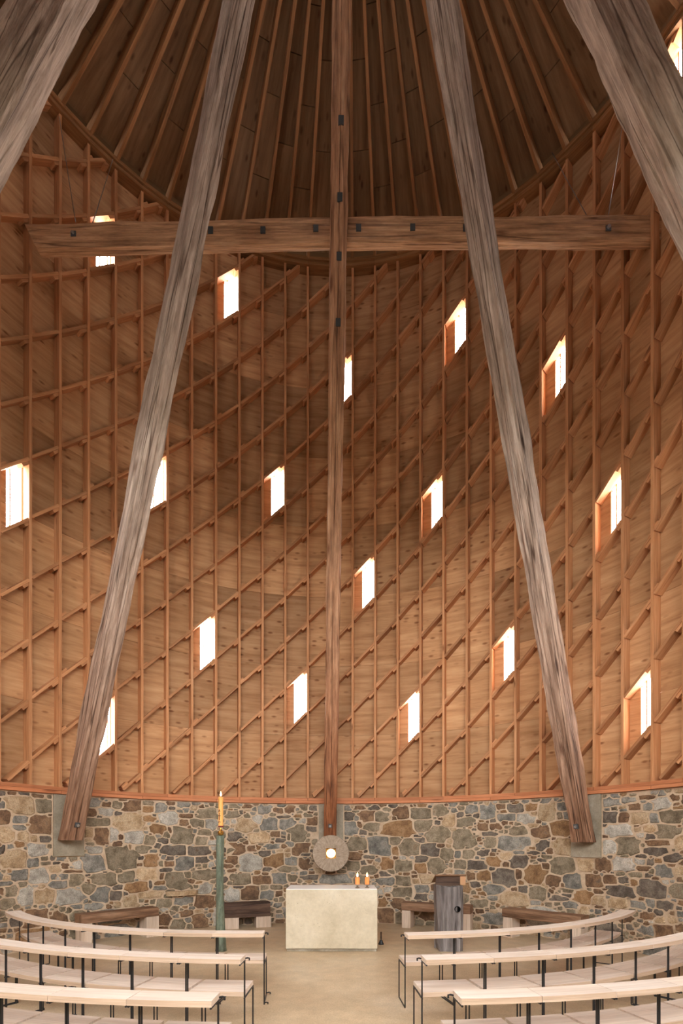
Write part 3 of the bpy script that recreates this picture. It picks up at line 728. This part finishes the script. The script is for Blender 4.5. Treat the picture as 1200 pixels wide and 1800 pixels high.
# ---------------------------------------------------------------- hewn timbers
def timber(p0, p1, facing, half_w, half_d, name, mat, parent, seed, crack=0.5, cut_level=True, nlen=110, rough=0.015, crack_depth=0.03, crack_side=0):
    """long hewn beam from p0 to p1 with uneven arrises and one drying crack"""
    p0, p1 = Vector(p0), Vector(p1); ax = (p1 - p0); L = ax.length; ax.normalize()
    f = Vector(facing); f = (f - ax * f.dot(ax)).normalized(); s = ax.cross(f).normalized()   # f = outward front normal
    if s.dot(Vector((1, 0, 0))) < 0 and abs(s.x) > 0.2: s = -s
    mb = MB(); rings = []
    side = [-1, -.93, -.7, -.4, -.12, 'a', 'c', 'b', .25, .5, .75, .93]
    for i in range(nlen + 1):
        l = L * i / nlen
        wob = mnoise.noise((l * .35, seed * 3.1, 0)) * 0.32 + mnoise.noise((l * 1.4, seed, 4)) * 0.06
        c = (crack - .5) * 2 + wob
        op = max(0.0, 0.55 + 0.9 * mnoise.noise((l * .5, seed * 7.7, 2)))
        ring = []; per = []
        def pt(a, b, k):                               # a along s, b along f
            nz_ = mnoise.noise((a * 2.1 + seed, b * 2.1, l * 1.1)) * rough + mnoise.noise((a * 6 + seed, b * 6, l * 3.0)) * rough * .5
            sc = 1.0 + nz_ / max(half_w, half_d) * 1.6
            corner = (abs(a) > .92 and abs(b) > .92)
            if corner: sc *= 0.955 + 0.03 * mnoise.noise((l * .8, seed + a, b))
            q = p0 + ax * l + s * (a * half_w * sc) + f * (b * half_d * sc)
            return q
        for fs in range(4):
            for j, a in enumerate(side):
                cr = fs == crack_side
                if a in ('a', 'c', 'b'):
                    if cr: aa = {'a': c - .05 * op - .012, 'c': c, 'b': c + .05 * op + .012}[a]; dep = 1 - (crack_depth * op / half_d if a == 'c' else 0)
                    else: aa = {'a': -.02, 'c': .03, 'b': .1}[a]; dep = 1
                else: aa, dep = a, 1
                if cr and not isinstance(a, str):
                    if -.9 < a < .9:
                        aa = a * 1.0
                        if a < 0: aa = -.93 + (min(c - .1, .75) + .93) * (a + .93) / (.93 - .02)
                        else: aa = max(c + .1, -.75) + (.93 - max(c + .1, -.75)) * (a - .12) / (.93 - .12)
                A, B = {0: (aa, dep), 1: (1 * dep, -aa), 2: (-aa, -1 * dep), 3: (-1 * dep, aa)}[fs]
                ring.append(pt(A, B, j))
                per.append(fs * 2 * half_w + (aa + 1) * half_w)
        rings.append((ring, per, l))
    if cut_level:                                       # lower end sawn level
        z0 = p0.z
        ring, per, l = rings[0]
        rings[0] = ([q + ax * ((z0 - q.z) / ax.z) for q in ring], per, l)
    n_ = len(rings[0][0])
    verts = []; 
    for (A, pa, la), (B, pb, lb) in zip(rings, rings[1:]):
        for k in range(n_):
            k2 = (k + 1) % n_
            u2a = pa[k2] if k2 else 8 * half_w; u2b = pb[k2] if k2 else 8 * half_w
            mb.face([A[k], A[k2], B[k2], B[k]], [(pa[k] + seed, la), (u2a + seed, la), (u2b + seed, lb), (pb[k] + seed, lb)])
    mb.face([q for q in rings[0][0]][::-1], [(a * .1, b * .01) for a, b in zip(rings[0][1], range(n_))])
    mb.face([q for q in rings[-1][0]], [(a * .1, b * .01) for a, b in zip(rings[-1][1], range(n_))])
    o = mb.build(name, mat, parent, weld=True)
    import bmesh
    b = bmesh.new(); b.from_mesh(o.data); bmesh.ops.recalc_face_normals(b, faces=b.faces); b.to_mesh(o.data); b.free()
    return o

PAX = Vector((0.0083 * S, 0.53 * S, EYE + S * 1.4375))
def pole(thdeg, r, half, label, mat, seed, crack, cz=0.0, cside=0):
    th = rad(thdeg); base = P(th, r, EYE + cz)
    t = thing('leaning_post', label, 'post', tuple(base), group='leaning posts of the tent frame')
    top = base.lerp(PAX, 0.93)
    fc = inward(th)
    timber(base, top, fc, half, half, 'post', mat, t, seed, crack, crack_side=cside)
    ax = (top - base).normalized()
    return t, base, top, ax, fc
def bolt(parent, at, nrm, up, r=0.022):
    nrm = Vector(nrm).normalized(); up = Vector(up); up = (up - nrm * up.dot(nrm)).normalized(); sd = nrm.cross(up)
    mb = MB(); mb.bar(Vector(at) - nrm * .012, Vector(at) + nrm * 0.008, sd * .075, up * .075); pl = mb.build('washer_plate', M['boltplate'], parent)
    mb = MB(); mb.tube([Vector(at) + nrm * .006, Vector(at) + nrm * .03], r, 10); mb.build('bolt_head', M['bolt'], pl)

poles = [
  pole(0, R - .115, .114, 'upright central post of the timber cross above the altar', M['post_oak'], 1.3, .5, .02),
  pole(-54.2, R - .14, .135, 'long leaning post footed on the left concrete pad', M['weathered'], 2.7, .62, -.01),
  pole(54.0, R - .14, .135, 'long leaning post footed on the right concrete pad', M['weathered'], 5.1, .40, -.04),
  pole(-110, R - .14, .165, 'thick near post crossing the top left corner of the photo', M['weathered'], 7.9, .45),
  pole(108.3, R - .14, .160, 'thick near post crossing the top right corner of the photo', M['weathered'], 9.2, .55)]
for (t, base, top, ax, fc) in poles[:3]:
    nf = (fc - ax * fc.dot(ax)).normalized()
    h_ = .114 if t is poles[0][0] else .135
    q = base + ax * .30 + nf * (h_ + .006)
    bolt(t, q, nf, ax)
t0, base0, top0, ax0, fc0 = poles[0]
nf0 = (fc0 - ax0 * fc0.dot(ax0)).normalized()
def on_post(y):                                     # point of the front face of the central post at photo row y
    lo, hi = 0.0, (top0 - base0).length
    for _ in range(40):
        m_ = (lo + hi) / 2; q = base0 + ax0 * m_ + nf0 * .116
        if HY - FPX * (q.z - EYE) / q.y > y: lo = m_
        else: hi = m_
    return q
def plug(parent, q, nrm, up, w=.085):
    nrm = Vector(nrm).normalized(); up = Vector(up); up = (up - nrm * up.dot(nrm)).normalized(); sd = nrm.cross(up)
    mb = MB(); mb.bar(Vector(q) - nrm * .03, Vector(q) + nrm * .012, sd * w * .85, up * w * 1.1); mb.build('peg', M['plug'], parent)
for y in (212, 347, 451, 567): plug(t0, on_post(y) + Vector((0.015, 0, 0)), nf0, ax0)

# cross beam: two arms meeting at the central post
pc = on_post(408)
YB = pc.y + 0.06
def ray_at(x, y, Yd): return Vector(((x - 600) * Yd / FPX, Yd, EYE + (HY - y) * Yd / FPX))
a0 = ray_at(43, 415, YB + .14); a1 = ray_at(590, 403, YB + .05); b0 = ray_at(600, 402, YB + .04); b1 = ray_at(1163, 399.5, YB - .0)
cb = thing('cross_beam', 'horizontal arm of the big timber cross, hewn from brown oak', 'beam', tuple((a0 + b1) / 2))
la = timber(a0 + Vector((0, .065, 0)), a1 + Vector((0, .065, 0)), (0, -1, 0), .182, .065, 'left_arm', M['cross_oak'], cb, 11.5, .5, False, 60, .010, .01, 0)
for v in la.data.vertices:                       # slanting saw cut of the left end
    wz = v.co + Vector(cb.location)
    if wz.x < a0.x + .4: v.co.x += (a0.z + .18 - wz.z) * .5 * max(0, 1 - (wz.x - a0.x) / .4)
timber(b0 + Vector((0, .065, 0)), b1 + Vector((0, .065, 0)), (0, -1, 0), .182, .065, 'right_arm', M['cross_oak'], cb, 13.7, .5, False, 60, .010, .01, 0)
def beam_y(x): 
    return YB + (.14 - .09 * (x - 43) / 547 if x < 595 else .04 * (1 - (x - 600) / 563)) - .004
for x, y in ((370, 405), (462, 405), (555, 402), (630, 401), (725, 400), (818, 401)):
    plug(cb, ray_at(x, y, beam_y(x)), (0, -1, 0), (0, 0, 1))
bolt(cb, ray_at(1069, 401, beam_y(1069)), (0, -1, 0), (0, 0, 1), .026)
bolt(cb, ray_at(129, 411, beam_y(129)), (0, -1, 0), (0, 0, 1), .02)

# thin wires from the beam up to the roof edge
def wire(x0, y0, x1, y1, Y0, r1, label):
    p0 = ray_at(x0, y0, Y0)
    th, zz, t = hit(x1, y1, r1); p1 = Vector(((x1 - 600) * t / FPX, t, zz))
    w = MB(); w.tube([p0, p0.lerp(p1, .5) - Vector((0, 0, .01)), p1], .006, 6)
    tag(w.build('steel_wire', M['wire']), label, 'wire', 'wires bracing the cross beam')
wire(133, 391, 104, 205, beam_y(133) + .1, R - .05, 'thin wire from the left end of the cross beam, outer one')
wire(163, 391, 199, 278, beam_y(163) + .1, R - .02, 'thin wire from left end of the cross beam slanting right')
wire(1030, 377, 970, 268, beam_y(1030) + .1, R - .02, 'thin wire from the right end of the cross beam slanting left')
wire(1069, 377, 1099, 185, beam_y(1069) + .1, R - .05, 'thin wire from right end of the cross beam, outer one')

# ---------------------------------------------------------------- altar and its things
def fl_at(x, y): 
    Yd = EYE * FPX / (y - HY); return Vector(((x - 600) * Yd / FPX, Yd, 0))
ay = EYE * FPX / (1673 - HY)
ax0_, ax1_ = (502 - 600) * ay / FPX, (663 - 600) * ay / FPX
AH, AD = .935, .70
al = thing('altar', 'solid block altar of pale cast concrete below the round lamp', 'altar', ((ax0_ + ax1_) / 2, ay + AD / 2, 0))
def bevel_box(name, lo, hi, mat, parent, bev=.012):
    mb = MB(); mb.box(lo, hi); o = mb.build(name, mat, parent, weld=True)
    import bmesh
    b = bmesh.new(); b.from_mesh(o.data)
    bmesh.ops.recalc_face_normals(b, faces=b.faces)
    bmesh.ops.bevel(b, geom=list(b.edges), offset=bev, segments=2, profile=.6, affect='EDGES'); b.to_mesh(o.data); b.free()
    return o
bevel_box('altar_block', (ax0_, ay, .045), (ax1_, ay + AD, AH - .012), M['altar'], al, .006)
bevel_box('altar_top', (ax0_ + .004, ay + .004, AH - .012), (ax1_ - .004, ay + AD - .004, AH), M['whitened_top'], al, .004)
bevel_box('plinth', (ax0_ + .012, ay + .02, 0), (ax1_ - .012, ay + AD - .02, .043), M['pad'], al, .004)
def flame(parent, c, h=.055, r=.013):
    mb = MB(); mb.lathe([(0.0, 0), (r * .7, h * .1), (r, h * .3), (r * .7, h * .6), (r * .25, h * .88), (0, h)], c, 10)
    mb.build('flame', M['flame'], parent, smooth=True)
for x, lab_c, lab_h in ((628, 'short lit candle on the altar, left of the pair', 'small round candle holder under the left altar candle'), (645, 'short lit candle on the altar, right of the pair', 'small round candle holder under the right altar candle')):
    Yd = ay + .13; cx = (x - 600) * Yd / FPX
    h = thing('candle_holder', lab_h, 'candle holder', (cx, Yd, AH), group='candle holders on the altar')
    mb = MB(); mb.lathe([(.034, 0), (.036, .008), (.020, .018), (.012, .028), (.012, .04), (.032, .05), (.034, .058)], (cx, Yd, AH), 18); mb.build('stand', M['pewter'], h, smooth=True)
    c = thing('candle', lab_c, 'candle', (cx, Yd, AH + .058), group='lit candles on the altar')
    mb = MB(); mb.lathe([(.033, 0), (.033, .098), (.030, .104), (.018, .100), (0, .097)], (cx, Yd, AH + .0585), 18); mb.build('wax', M['glow_wax'], c, smooth=True)
    mb = MB(); mb.tube([(cx, Yd, AH + .153), (cx + .001, Yd, AH + .176)], .002, 6); mb.build('wick', M['dark'], c)
    flame(c, (cx, Yd, AH + .168), .075, .016)

# tall candle stand left of the altar
b = fl_at(388, 1671); 
st = thing('candle_stand', 'tall green bronze candle stand left of the altar', 'candle stand', tuple(b))
hs = EYE + (HY - 1469) * b.y / FPX
prof_r = [(.0, .085, .075), (.04, .078, .068), (.25, .07, .055), (.55, .062, .045), (.9, .05, .042), (1.25, .052, .05), (1.6, .058, .054), (hs, .055, .05)]
mb = MB(); rings = []
for zz in np.linspace(0, hs, 40):
    a = np.interp(zz, [p[0] for p in prof_r], [p[1] for p in prof_r]); sway = -.012 * sin(zz * 2.0) + .02 * (1 - zz / hs)
    ring = []
    for k in range(16):
        an = 2 * math.pi * k / 16
        rr = a * (1 + .10 * mnoise.noise((cos(an) * 1.5, sin(an) * 1.5, zz * 2.2)) + (.10 if k in (3, 9, 13) else 0))
        ring.append(Vector((b.x + sway - .01 + rr * cos(an), b.y + rr * sin(an), zz)))
    rings.append(ring)
for A, B in zip(rings, rings[1:]):
    for k in range(16): mb.face([A[k], A[(k + 1) % 16], B[(k + 1) % 16], B[k]])
mb.face(rings[0][::-1]); mb.face(rings[-1])
mb.build('pillar', M['patina'], st, smooth=True, weld=True)
mb = MB(); mb.lathe([(.022, hs), (.040, hs + .018), (.046, hs + .045), (.036, hs + .072), (.018, hs + .082), (.012, hs + .10), (.009, hs + .128)], (b.x, b.y, 0), 20); mb.build('brass_knob', M['brass'], st, smooth=True)
cz0 = hs + .128
mb = MB(); mb.lathe([(.040, cz0), (.040, cz0 + .02)], (b.x, b.y, 0), 20)
pcn = thing('paschal_candle', 'tall thick beeswax candle with red relief, lit on the bronze stand', 'candle', (b.x, b.y, cz0))
mb.build('wax_foot', M['redwax'], pcn, smooth=False)
ctop = EYE + (HY - 1401) * b.y / FPX
mb = MB(); mb.lathe([(.036, cz0 + .02), (.036, ctop - .004), (.033, ctop), (.02, ctop - .006), (0, ctop - .008)], (b.x, b.y, 0), 20); mb.build('wax', M['wax'], pcn, smooth=True)
# relief: cross with alpha-like peak above and omega-like ring below
rel = MB()
fy = b.y - .0375; rx = b.x - .012; rz = cz0 + .16
rel.box((rx - .004, fy - .003, rz - .055), (rx + .004, fy + .006, rz + .055)); rel.box((rx - .018, fy - .002, rz + .005), (rx + .018, fy + .008, rz + .015))
rel.bar((rx - .012, fy, rz + .07), (rx, fy, rz + .105), (.007, 0, 0), (0, .008, 0)); rel.bar((rx + .012, fy, rz + .07), (rx, fy, rz + .105), (.007, 0, 0), (0, .008, 0))
rel.bar((rx - .008, fy, rz + .08), (rx + .008, fy, rz + .08), (0, 0, .006), (0, .008, 0))
rel.tube([(rx + .013 * cos(a), fy, rz - .085 + .013 * sin(a)) for a in np.linspace(-1.1, 4.24, 12)], .0035, 6)
rel.build('relief', M['decal'], pcn)
mb = MB(); mb.tube([(b.x, b.y, ctop - .008), (b.x + .001, b.y, ctop + .02)], .002, 6); mb.build('wick', M['dark'], pcn)
flame(pcn, (b.x, b.y, ctop + .01), .08, .016)

# round lamp (tabernacle) on the post
Yd = base0.y - .14 - .10
dc = ray_at(581.5, 1500, Yd); dr = 32 * Yd / FPX
tb_ = thing('round_wall_lamp', 'round grooved stone disc with a glowing square opening, hung above the altar', 'lamp', tuple(dc))
mb = MB(); hw = .098
N_ = 64
def dpt(r_, a, h): return dc + Vector((r_ * cos(a), -h, r_ * sin(a)))
def sq(a): c_, s_ = cos(a), sin(a); m_ = max(abs(c_), abs(s_)); return hw / m_
for k in range(N_):
    a, b2 = 2 * math.pi * k / N_, 2 * math.pi * (k + 1) / N_
    prof = [(1.0, -.14), (1.0, .075), (.985, .09), (.97, .094)]
    for (r0, h0), (r1, h1) in zip(prof, prof[1:]):
        mb.face([dpt(dr * r0, a, h0), dpt(dr * r0, b2, h0), dpt(dr * r1, b2, h1), dpt(dr * r1, a, h1)], [(k / N_, 0), ((k + 1) / N_, 0), ((k + 1) / N_, .1), (k / N_, .1)])
    mb.face([dpt(dr * .97, a, .094), dpt(dr * .97, b2, .094), dpt(sq(b2), b2, .085), dpt(sq(a), a, .085)], [(k / N_, .1), ((k + 1) / N_, .1), ((k + 1) / N_, 1), (k / N_, 1)])
    mb.face([dpt(sq(a), a, .085), dpt(sq(b2), b2, .085), dpt(sq(b2), b2, 0), dpt(sq(a), a, 0)], [(k / N_, 0)] * 4)
    mb.face([dpt(dr, b2, -.14), dpt(dr, a, -.14), dpt(0, a, -.14)], [(k / N_, 0)] * 3)
mb.build('disc', M['disc'], tb_, weld=True)
mb = MB(); mb.box(dc + Vector((-hw, -.004, -hw)), dc + Vector((hw, .01, hw))); mb.build('back_plate', M['brass'], tb_)
mb = MB(); mb.lathe([(.088, .005), (.086, .03), (.07, .05), (.04, .062), (0, .066)], dc, 28, axis='Y'); mb.build('glass_bulb', M['lamp'], tb_, smooth=True)
for sx in (-1, 1):
    for sz in (-1, 1):
        mb = MB(); mb.tube([dc + Vector((sx * .086, 0, sz * .086)), dc + Vector((sx * .086, -.05, sz * .086))], .007, 8); mb.build('brass_pin', M['brass'], tb_)
mb = MB(); mb.box(dc + Vector((-.1, .14, -.1)), dc + Vector((.1, .30, .1))); mb.build('bracket', M['steel'], tb_)

# handbell
q = fl_at(669.5, 1660)
hb = thing('handbell', 'small dark handbell standing on the floor right of the altar', 'bell', tuple(q))
mb = MB(); mb.lathe([(.046, 0), (.047, .008), (.036, .025), (.027, .05), (.022, .068), (.010, .076)], q, 18); mb.build('bell_cup', M['steel'], hb, smooth=True)
mb = MB(); mb.lathe([(.008, .075), (.013, .10), (.011, .15), (.014, .19), (.008, .20)], q, 12); mb.build('bell_handle', M['dark_oak'], hb, smooth=True)

# lectern
ly = EYE * FPX / (1673 - HY)
lx0, lx1 = (769 - 600) * ly / FPX, (814.5 - 600) * ly / FPX
lh = EYE - (1557 - HY) * ly / FPX
lt = thing('lectern', 'grey weathered timber block lectern with a round hole and slanted dark top', 'lectern', ((lx0 + lx1) / 2, ly + .14, 0))
mb = MB(); N_ = 26
prof = []
for k in range(N_ + 1):
    zz = lh * k / N_
    for j in range(9):
        f = j / 8; x = lx0 + (lx1 - lx0) * f
        dz = .02 * mnoise.noise((f * 3, 1.7, 2)) * (zz / lh) + (-.02 * (1 - abs(f - .5) * 2) if k == N_ else 0)
        y = ly + .012 * mnoise.noise((f * 5, zz * 2.2, 5)) + (.05 if j in (0, 8) else 0) + (.03 if abs(f - .25 - zz * -.04) < .07 else 0) * (.4 + zz)
        xx = x + .012 * mnoise.noise((zz * 2.4, j * .05 + f * 3, 8)) + (.0 if j else .012 * sin(zz * 5))
        if j == 0 and zz < .12: xx += .03 * (1 - zz / .12)
        prof.append(Vector((xx, y, zz + dz)))
W9 = 9
for k in range(N_):
    for j in range(8):
        a, b2, c_, d_ = prof[k * W9 + j], prof[k * W9 + j + 1], prof[(k + 1) * W9 + j + 1], prof[(k + 1) * W9 + j]
        mb.face([a, b2, c_, d_], [(a.x, a.z), (b2.x, b2.z), (c_.x, c_.z), (d_.x, d_.z)])
BD = .28
for k in range(N_):
    for j, sgn in ((0, 1), (8, -1)):
        a, d_ = prof[k * W9 + j], prof[(k + 1) * W9 + j]; ab, db = Vector((a.x, ly + BD, a.z)), Vector((d_.x, ly + BD, d_.z))
        f = [ab, a, d_, db] if sgn == 1 else [a, ab, db, d_]
        mb.face(f, [(p.y + 3, p.z) for p in f])
toprow = [prof[N_ * W9 + j] for j in range(9)]
for j in range(8):
    a, b2 = toprow[j], toprow[j + 1]; mb.face([a, b2, Vector((b2.x, ly + BD, lh)), Vector((a.x, ly + BD, lh))], [(a.x, 0), (b2.x, 0), (b2.x, .28), (a.x, .28)])
bl, br = Vector((lx0, ly + BD, 0)), Vector((lx1, ly + BD, 0)); mb.face([br, bl, Vector((lx0, ly + BD, lh)), Vector((lx1, ly + BD, lh))])
mb.build('timber_block', M['grey_oak'], lt, weld=True)
hx = (803.5 - 600) * ly / FPX; hz = EYE - (1598 - HY) * ly / FPX
mb = MB(); mb.lathe([(.045, -.03), (.045, .028), (.038, .028), (.038, .006), (0, .006)], (hx, ly + .004, hz), 24, axis='Y'); mb.build('round_hole', M['dark'], lt)
# slanted book rest
z1 = EYE - (1537 - HY) * (ly + .06) / FPX
bx0, bx1 = (765 - 600) * (ly + .06) / FPX, (819.5 - 600) * (ly + .06) / FPX
yA, yBk, zB = ly + .06, ly + .38, z1 - .13
rest = MB()
rest.prism([(bx0, yA, z1 - .018), (bx1, yA, z1 - .018), (bx1, yA, z1), (bx0, yA, z1)], [(bx0, yBk, zB - .018), (bx1, yBk, zB - .018), (bx1, yBk, zB), (bx0, yBk, zB)], [(0, 0), (0, .45), (.02, .45), (.02, 0)])
rest.build('book_rest', M['bench_oak'], lt)
mb = MB(); mb.box((bx0 + .015, yA + .05, lh - .05), (bx1 - .085, yA + .08, z1 - .03)); mb.build('rest_front', M['dark_oak'], lt)
mb = MB(); mb.prism([(bx1 - .085, yA + .03, lh + .005), (bx1 - .005, yA + .03, lh + .005), (bx1 - .005, yA + .03, z1 - .02), (bx1 - .085, yA + .03, z1 - .02)],
                    [(bx1 - .085, yBk - .03, lh + .005), (bx1 - .005, yBk - .03, lh + .005), (bx1 - .005, yBk - .03, zB - .02), (bx1 - .085, yBk - .03, zB - .02)]); mb.build('rest_side', M['cross_oak'], lt)

# ---------------------------------------------------------------- wall benches of old sleepers
def wall_bench(pa, pb, ztop_, thick, depth, mat, legs, legmat, label, leg_w=.16):
    """beam from pa to pb (front edge), going back by depth"""
    pa, pb = Vector(pa), Vector(pb); d = (pb - pa).normalized(); back = Vector((-d.y, d.x, 0))
    if back.y < 0: back = -back
    t = thing('wall_bench', label, 'bench', tuple((pa + pb) / 2 + back * depth / 2), group='timber benches along the stone wall')
    c0, c1 = pa + back * depth / 2, pb + back * depth / 2
    zz = Vector((0, 0, ztop_ - thick / 2))
    timber(c0 + zz, c1 + zz, -back, thick / 2, depth / 2, 'bench_beam', mat, t, rnd.random() * 20, .5, False, 16, .006, .006)
    for f, wv in legs:
        L = (pb - pa).length
        q = pa + d * (L * f)
        mb = MB(); cc = q + back * (depth * .5)
        h = ztop_ - thick
        mb.bar(cc, cc + Vector((0, 0, h - .002)), d * wv, back * (depth * .9)); mb.build('bench_leg', legmat, t)
def inset(x, y_, r):                 # point near the wall seen at photo column x, on the circle of radius r
    th, _, t_ = hit(x, y_, r); return Vector(((x - 600) * t_ / FPX, t_, 0))
wall_bench(inset(143, 1600, R - .42), inset(279, 1600, R - .42), .50, .15, .30, M['bench_oak'], ((.07, .16), (.92, .22)), M['pale_leg'], 'sleeper bench against the wall behind the left front row of chairs')
wall_bench(inset(392.5, 1600, R - .40), inset(475, 1600, R - .40), .48, .27, .30, M['dark_oak'], ((.16, .29), (.86, .29)), M['pale_leg'], 'dark sleeper bench on two pale blocks, just left of the altar')
wall_bench(inset(705, 1600, R - .40), inset(826, 1600, R - .40), .48, .15, .28, M['bench_oak'], ((.07, .17), (.94, .15)), M['pale_leg'], 'sleeper bench against the wall partly hidden behind the lectern')
wall_bench(inset(882, 1600, R - .42), inset(1021, 1600, R - .42), .49, .15, .30, M['bench_oak'], ((.07, .17), (.93, .17)), M['pale_leg'], 'sleeper bench against the wall behind the right front row of chairs')

# ---------------------------------------------------------------- linked chairs in curved rows
SEAT_Z, RAIL_Z = .45, .75
ORD = ['first', 'second', 'third', 'fourth', 'fifth', 'sixth', 'seventh', 'eighth', 'ninth', 'tenth', 'eleventh', 'twelfth']
def chair_proto(Rr, dphi, sgn, end_hooks=True):
    """chair built around the origin, row centre at (0, Rr): front of the seat faces +y"""
    t = thing('linked_chair', None, None)
    g = .006 / Rr
    def pp(r, a, z): return Vector((r * sin(a), Rr - r * cos(a), z))
    def sector(r0, r1, z0, z1, ga, n=4):
        mb = MB(); a0_, a1_ = -dphi / 2 + ga, dphi / 2 - ga
        o = rnd.random() * 5
        for i in range(n):
            a, b_ = a0_ + (a1_ - a0_) * i / n, a0_ + (a1_ - a0_) * (i + 1) / n
            A = lambda r, aa, z: pp(r, aa, z)
            mb.face([A(r1, a, z1), A(r1, b_, z1), A(r0, b_, z1), A(r0, a, z1)], [(o, a * Rr + o), (o, b_ * Rr + o), (o + r1 - r0, b_ * Rr + o), (o + r1 - r0, a * Rr + o)])
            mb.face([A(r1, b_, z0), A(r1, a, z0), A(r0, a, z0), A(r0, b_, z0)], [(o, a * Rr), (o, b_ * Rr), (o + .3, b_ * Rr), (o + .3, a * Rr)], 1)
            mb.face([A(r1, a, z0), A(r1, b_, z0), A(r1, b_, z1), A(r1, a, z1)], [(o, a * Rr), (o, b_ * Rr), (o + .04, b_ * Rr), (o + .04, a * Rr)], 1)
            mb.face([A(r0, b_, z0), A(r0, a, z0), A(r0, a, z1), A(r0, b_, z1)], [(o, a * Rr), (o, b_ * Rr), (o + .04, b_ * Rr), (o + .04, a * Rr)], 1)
        for a, fl_ in ((a0_, False), (a1_, True)):
            q = [pp(r0, a, z0), pp(r1, a, z0), pp(r1, a, z1), pp(r0, a, z1)]
            mb.face(q[::-1] if fl_ else q, [(0, 0), (.3, 0), (.3, .02), (0, .02)])
        return mb
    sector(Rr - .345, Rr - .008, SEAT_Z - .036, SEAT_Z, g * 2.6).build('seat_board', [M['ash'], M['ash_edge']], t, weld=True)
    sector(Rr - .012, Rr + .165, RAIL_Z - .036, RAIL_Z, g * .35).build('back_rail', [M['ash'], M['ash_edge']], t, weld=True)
    rs = .0065
    for i, a in enumerate((-dphi / 2 + .0075 / Rr, dphi / 2 - .0075 / Rr)):
        fr = Rr - .335; bk = Rr + .004; af = a - math.copysign(.009 / Rr, a)
        mb = MB(); mb.tube([pp(fr, af, .012), pp(fr, af, SEAT_Z - .037)], rs, 8); mb.build('front_leg', M['steel'], t)
        mb = MB(); mb.tube([pp(bk, a, .012), pp(bk, a, RAIL_Z - .037)], rs, 8); mb.build('rear_post', M['steel'], t)
        mb = MB(); mb.tube([pp(fr, af, rs), pp(bk, a, rs)], rs, 8); mb.build('floor_runner', M['steel'], t)
        mb = MB(); mb.tube([pp(fr, af, SEAT_Z - .044), pp(bk + .01, a, SEAT_Z - .044)], rs, 8); mb.build('seat_bearer', M['steel'], t)
        mb = MB(); mb.tube([pp(bk - .012, a, RAIL_Z - .044), pp(Rr + .16, a, RAIL_Z - .044)], rs, 8); mb.build('rail_bracket', M['steel'], t)
    # coupling hooks on the aisle side
    a = (dphi / 2 if sgn < 0 else -dphi / 2); e = .03 / Rr * (1 if sgn < 0 else -1)
    for r_, z_, nm in (((Rr + .004), .02, 'floor_hook'), (Rr - .335, .02, 'floor_hook'), (Rr + .0, RAIL_Z - .03, 'rail_hook')):
        if nm == 'floor_hook' and sgn > 0: continue
        mb = MB(); mb.tube([pp(r_, a - e * .3, z_), pp(r_, a + e * .5, z_ + .006), pp(r_, a + e, z_ + .004), pp(r_, a + e, z_ - .014)], .007, 6); mb.build(nm, M['steel'], t)
    return t
def kids(o): return [c for c in proto_children[o.name]]
proto_children = {}
ROWS = [(-1, -1.03, 9.25, 4.08, 3.6, -50.5, 'front'), (-1, -.5, 9.7, 5.62, -2.7, -47, 'middle'), (-1, -.5, 9.7, 6.63, -2.0, -40, 'nearest'),
        (1, .25, 9.4, 4.345, 4.9, 52.5, 'front'), (1, .25, 9.4, 5.34, 4.1, 49.5, 'middle'), (1, .25, 9.4, 6.30, 3.9, 43, 'nearest')]
for sgn, cx, cy, Rr, p0, p1, nm in ROWS:
    nseg = max(3, round(abs(rad(p1 - p0)) * Rr / .505)); dphi = abs(rad(p1 - p0)) / nseg
    before = set(o.name for o in bpy.data.objects)
    proto = chair_proto(Rr, dphi, sgn)
    ch = [o for o in bpy.data.objects if o.name not in before and o is not proto]
    side = 'left' if sgn < 0 else 'right'
    for i in range(nseg):
        phi = rad(p0) + sgn * dphi * (i + .5)
        if i == 0: r_ = proto
        else:
            r_ = proto.copy(); col.objects.link(r_)
            for c in ch:
                c2 = c.copy(); col.objects.link(c2); c2.parent = r_
        r_.location = (cx + Rr * sin(phi), cy - Rr * cos(phi), 0); r_.rotation_euler = (0, 0, phi)
        pos = {'front': 'row nearest the altar', 'middle': 'middle row', 'nearest': 'row nearest the viewer'}[nm]
        what = 'at the aisle' if i == 0 else ('outermost' if i == nseg - 1 else ORD[i] + ' from the aisle')
        lab_ = 'pale linked chair, %s, %s, %s side' % (what, pos, side)
        tag(r_, lab_, 'chair', 'linked chairs in curved rows')
for o in bpy.data.objects:
    if '_o' in o: del o['_o']
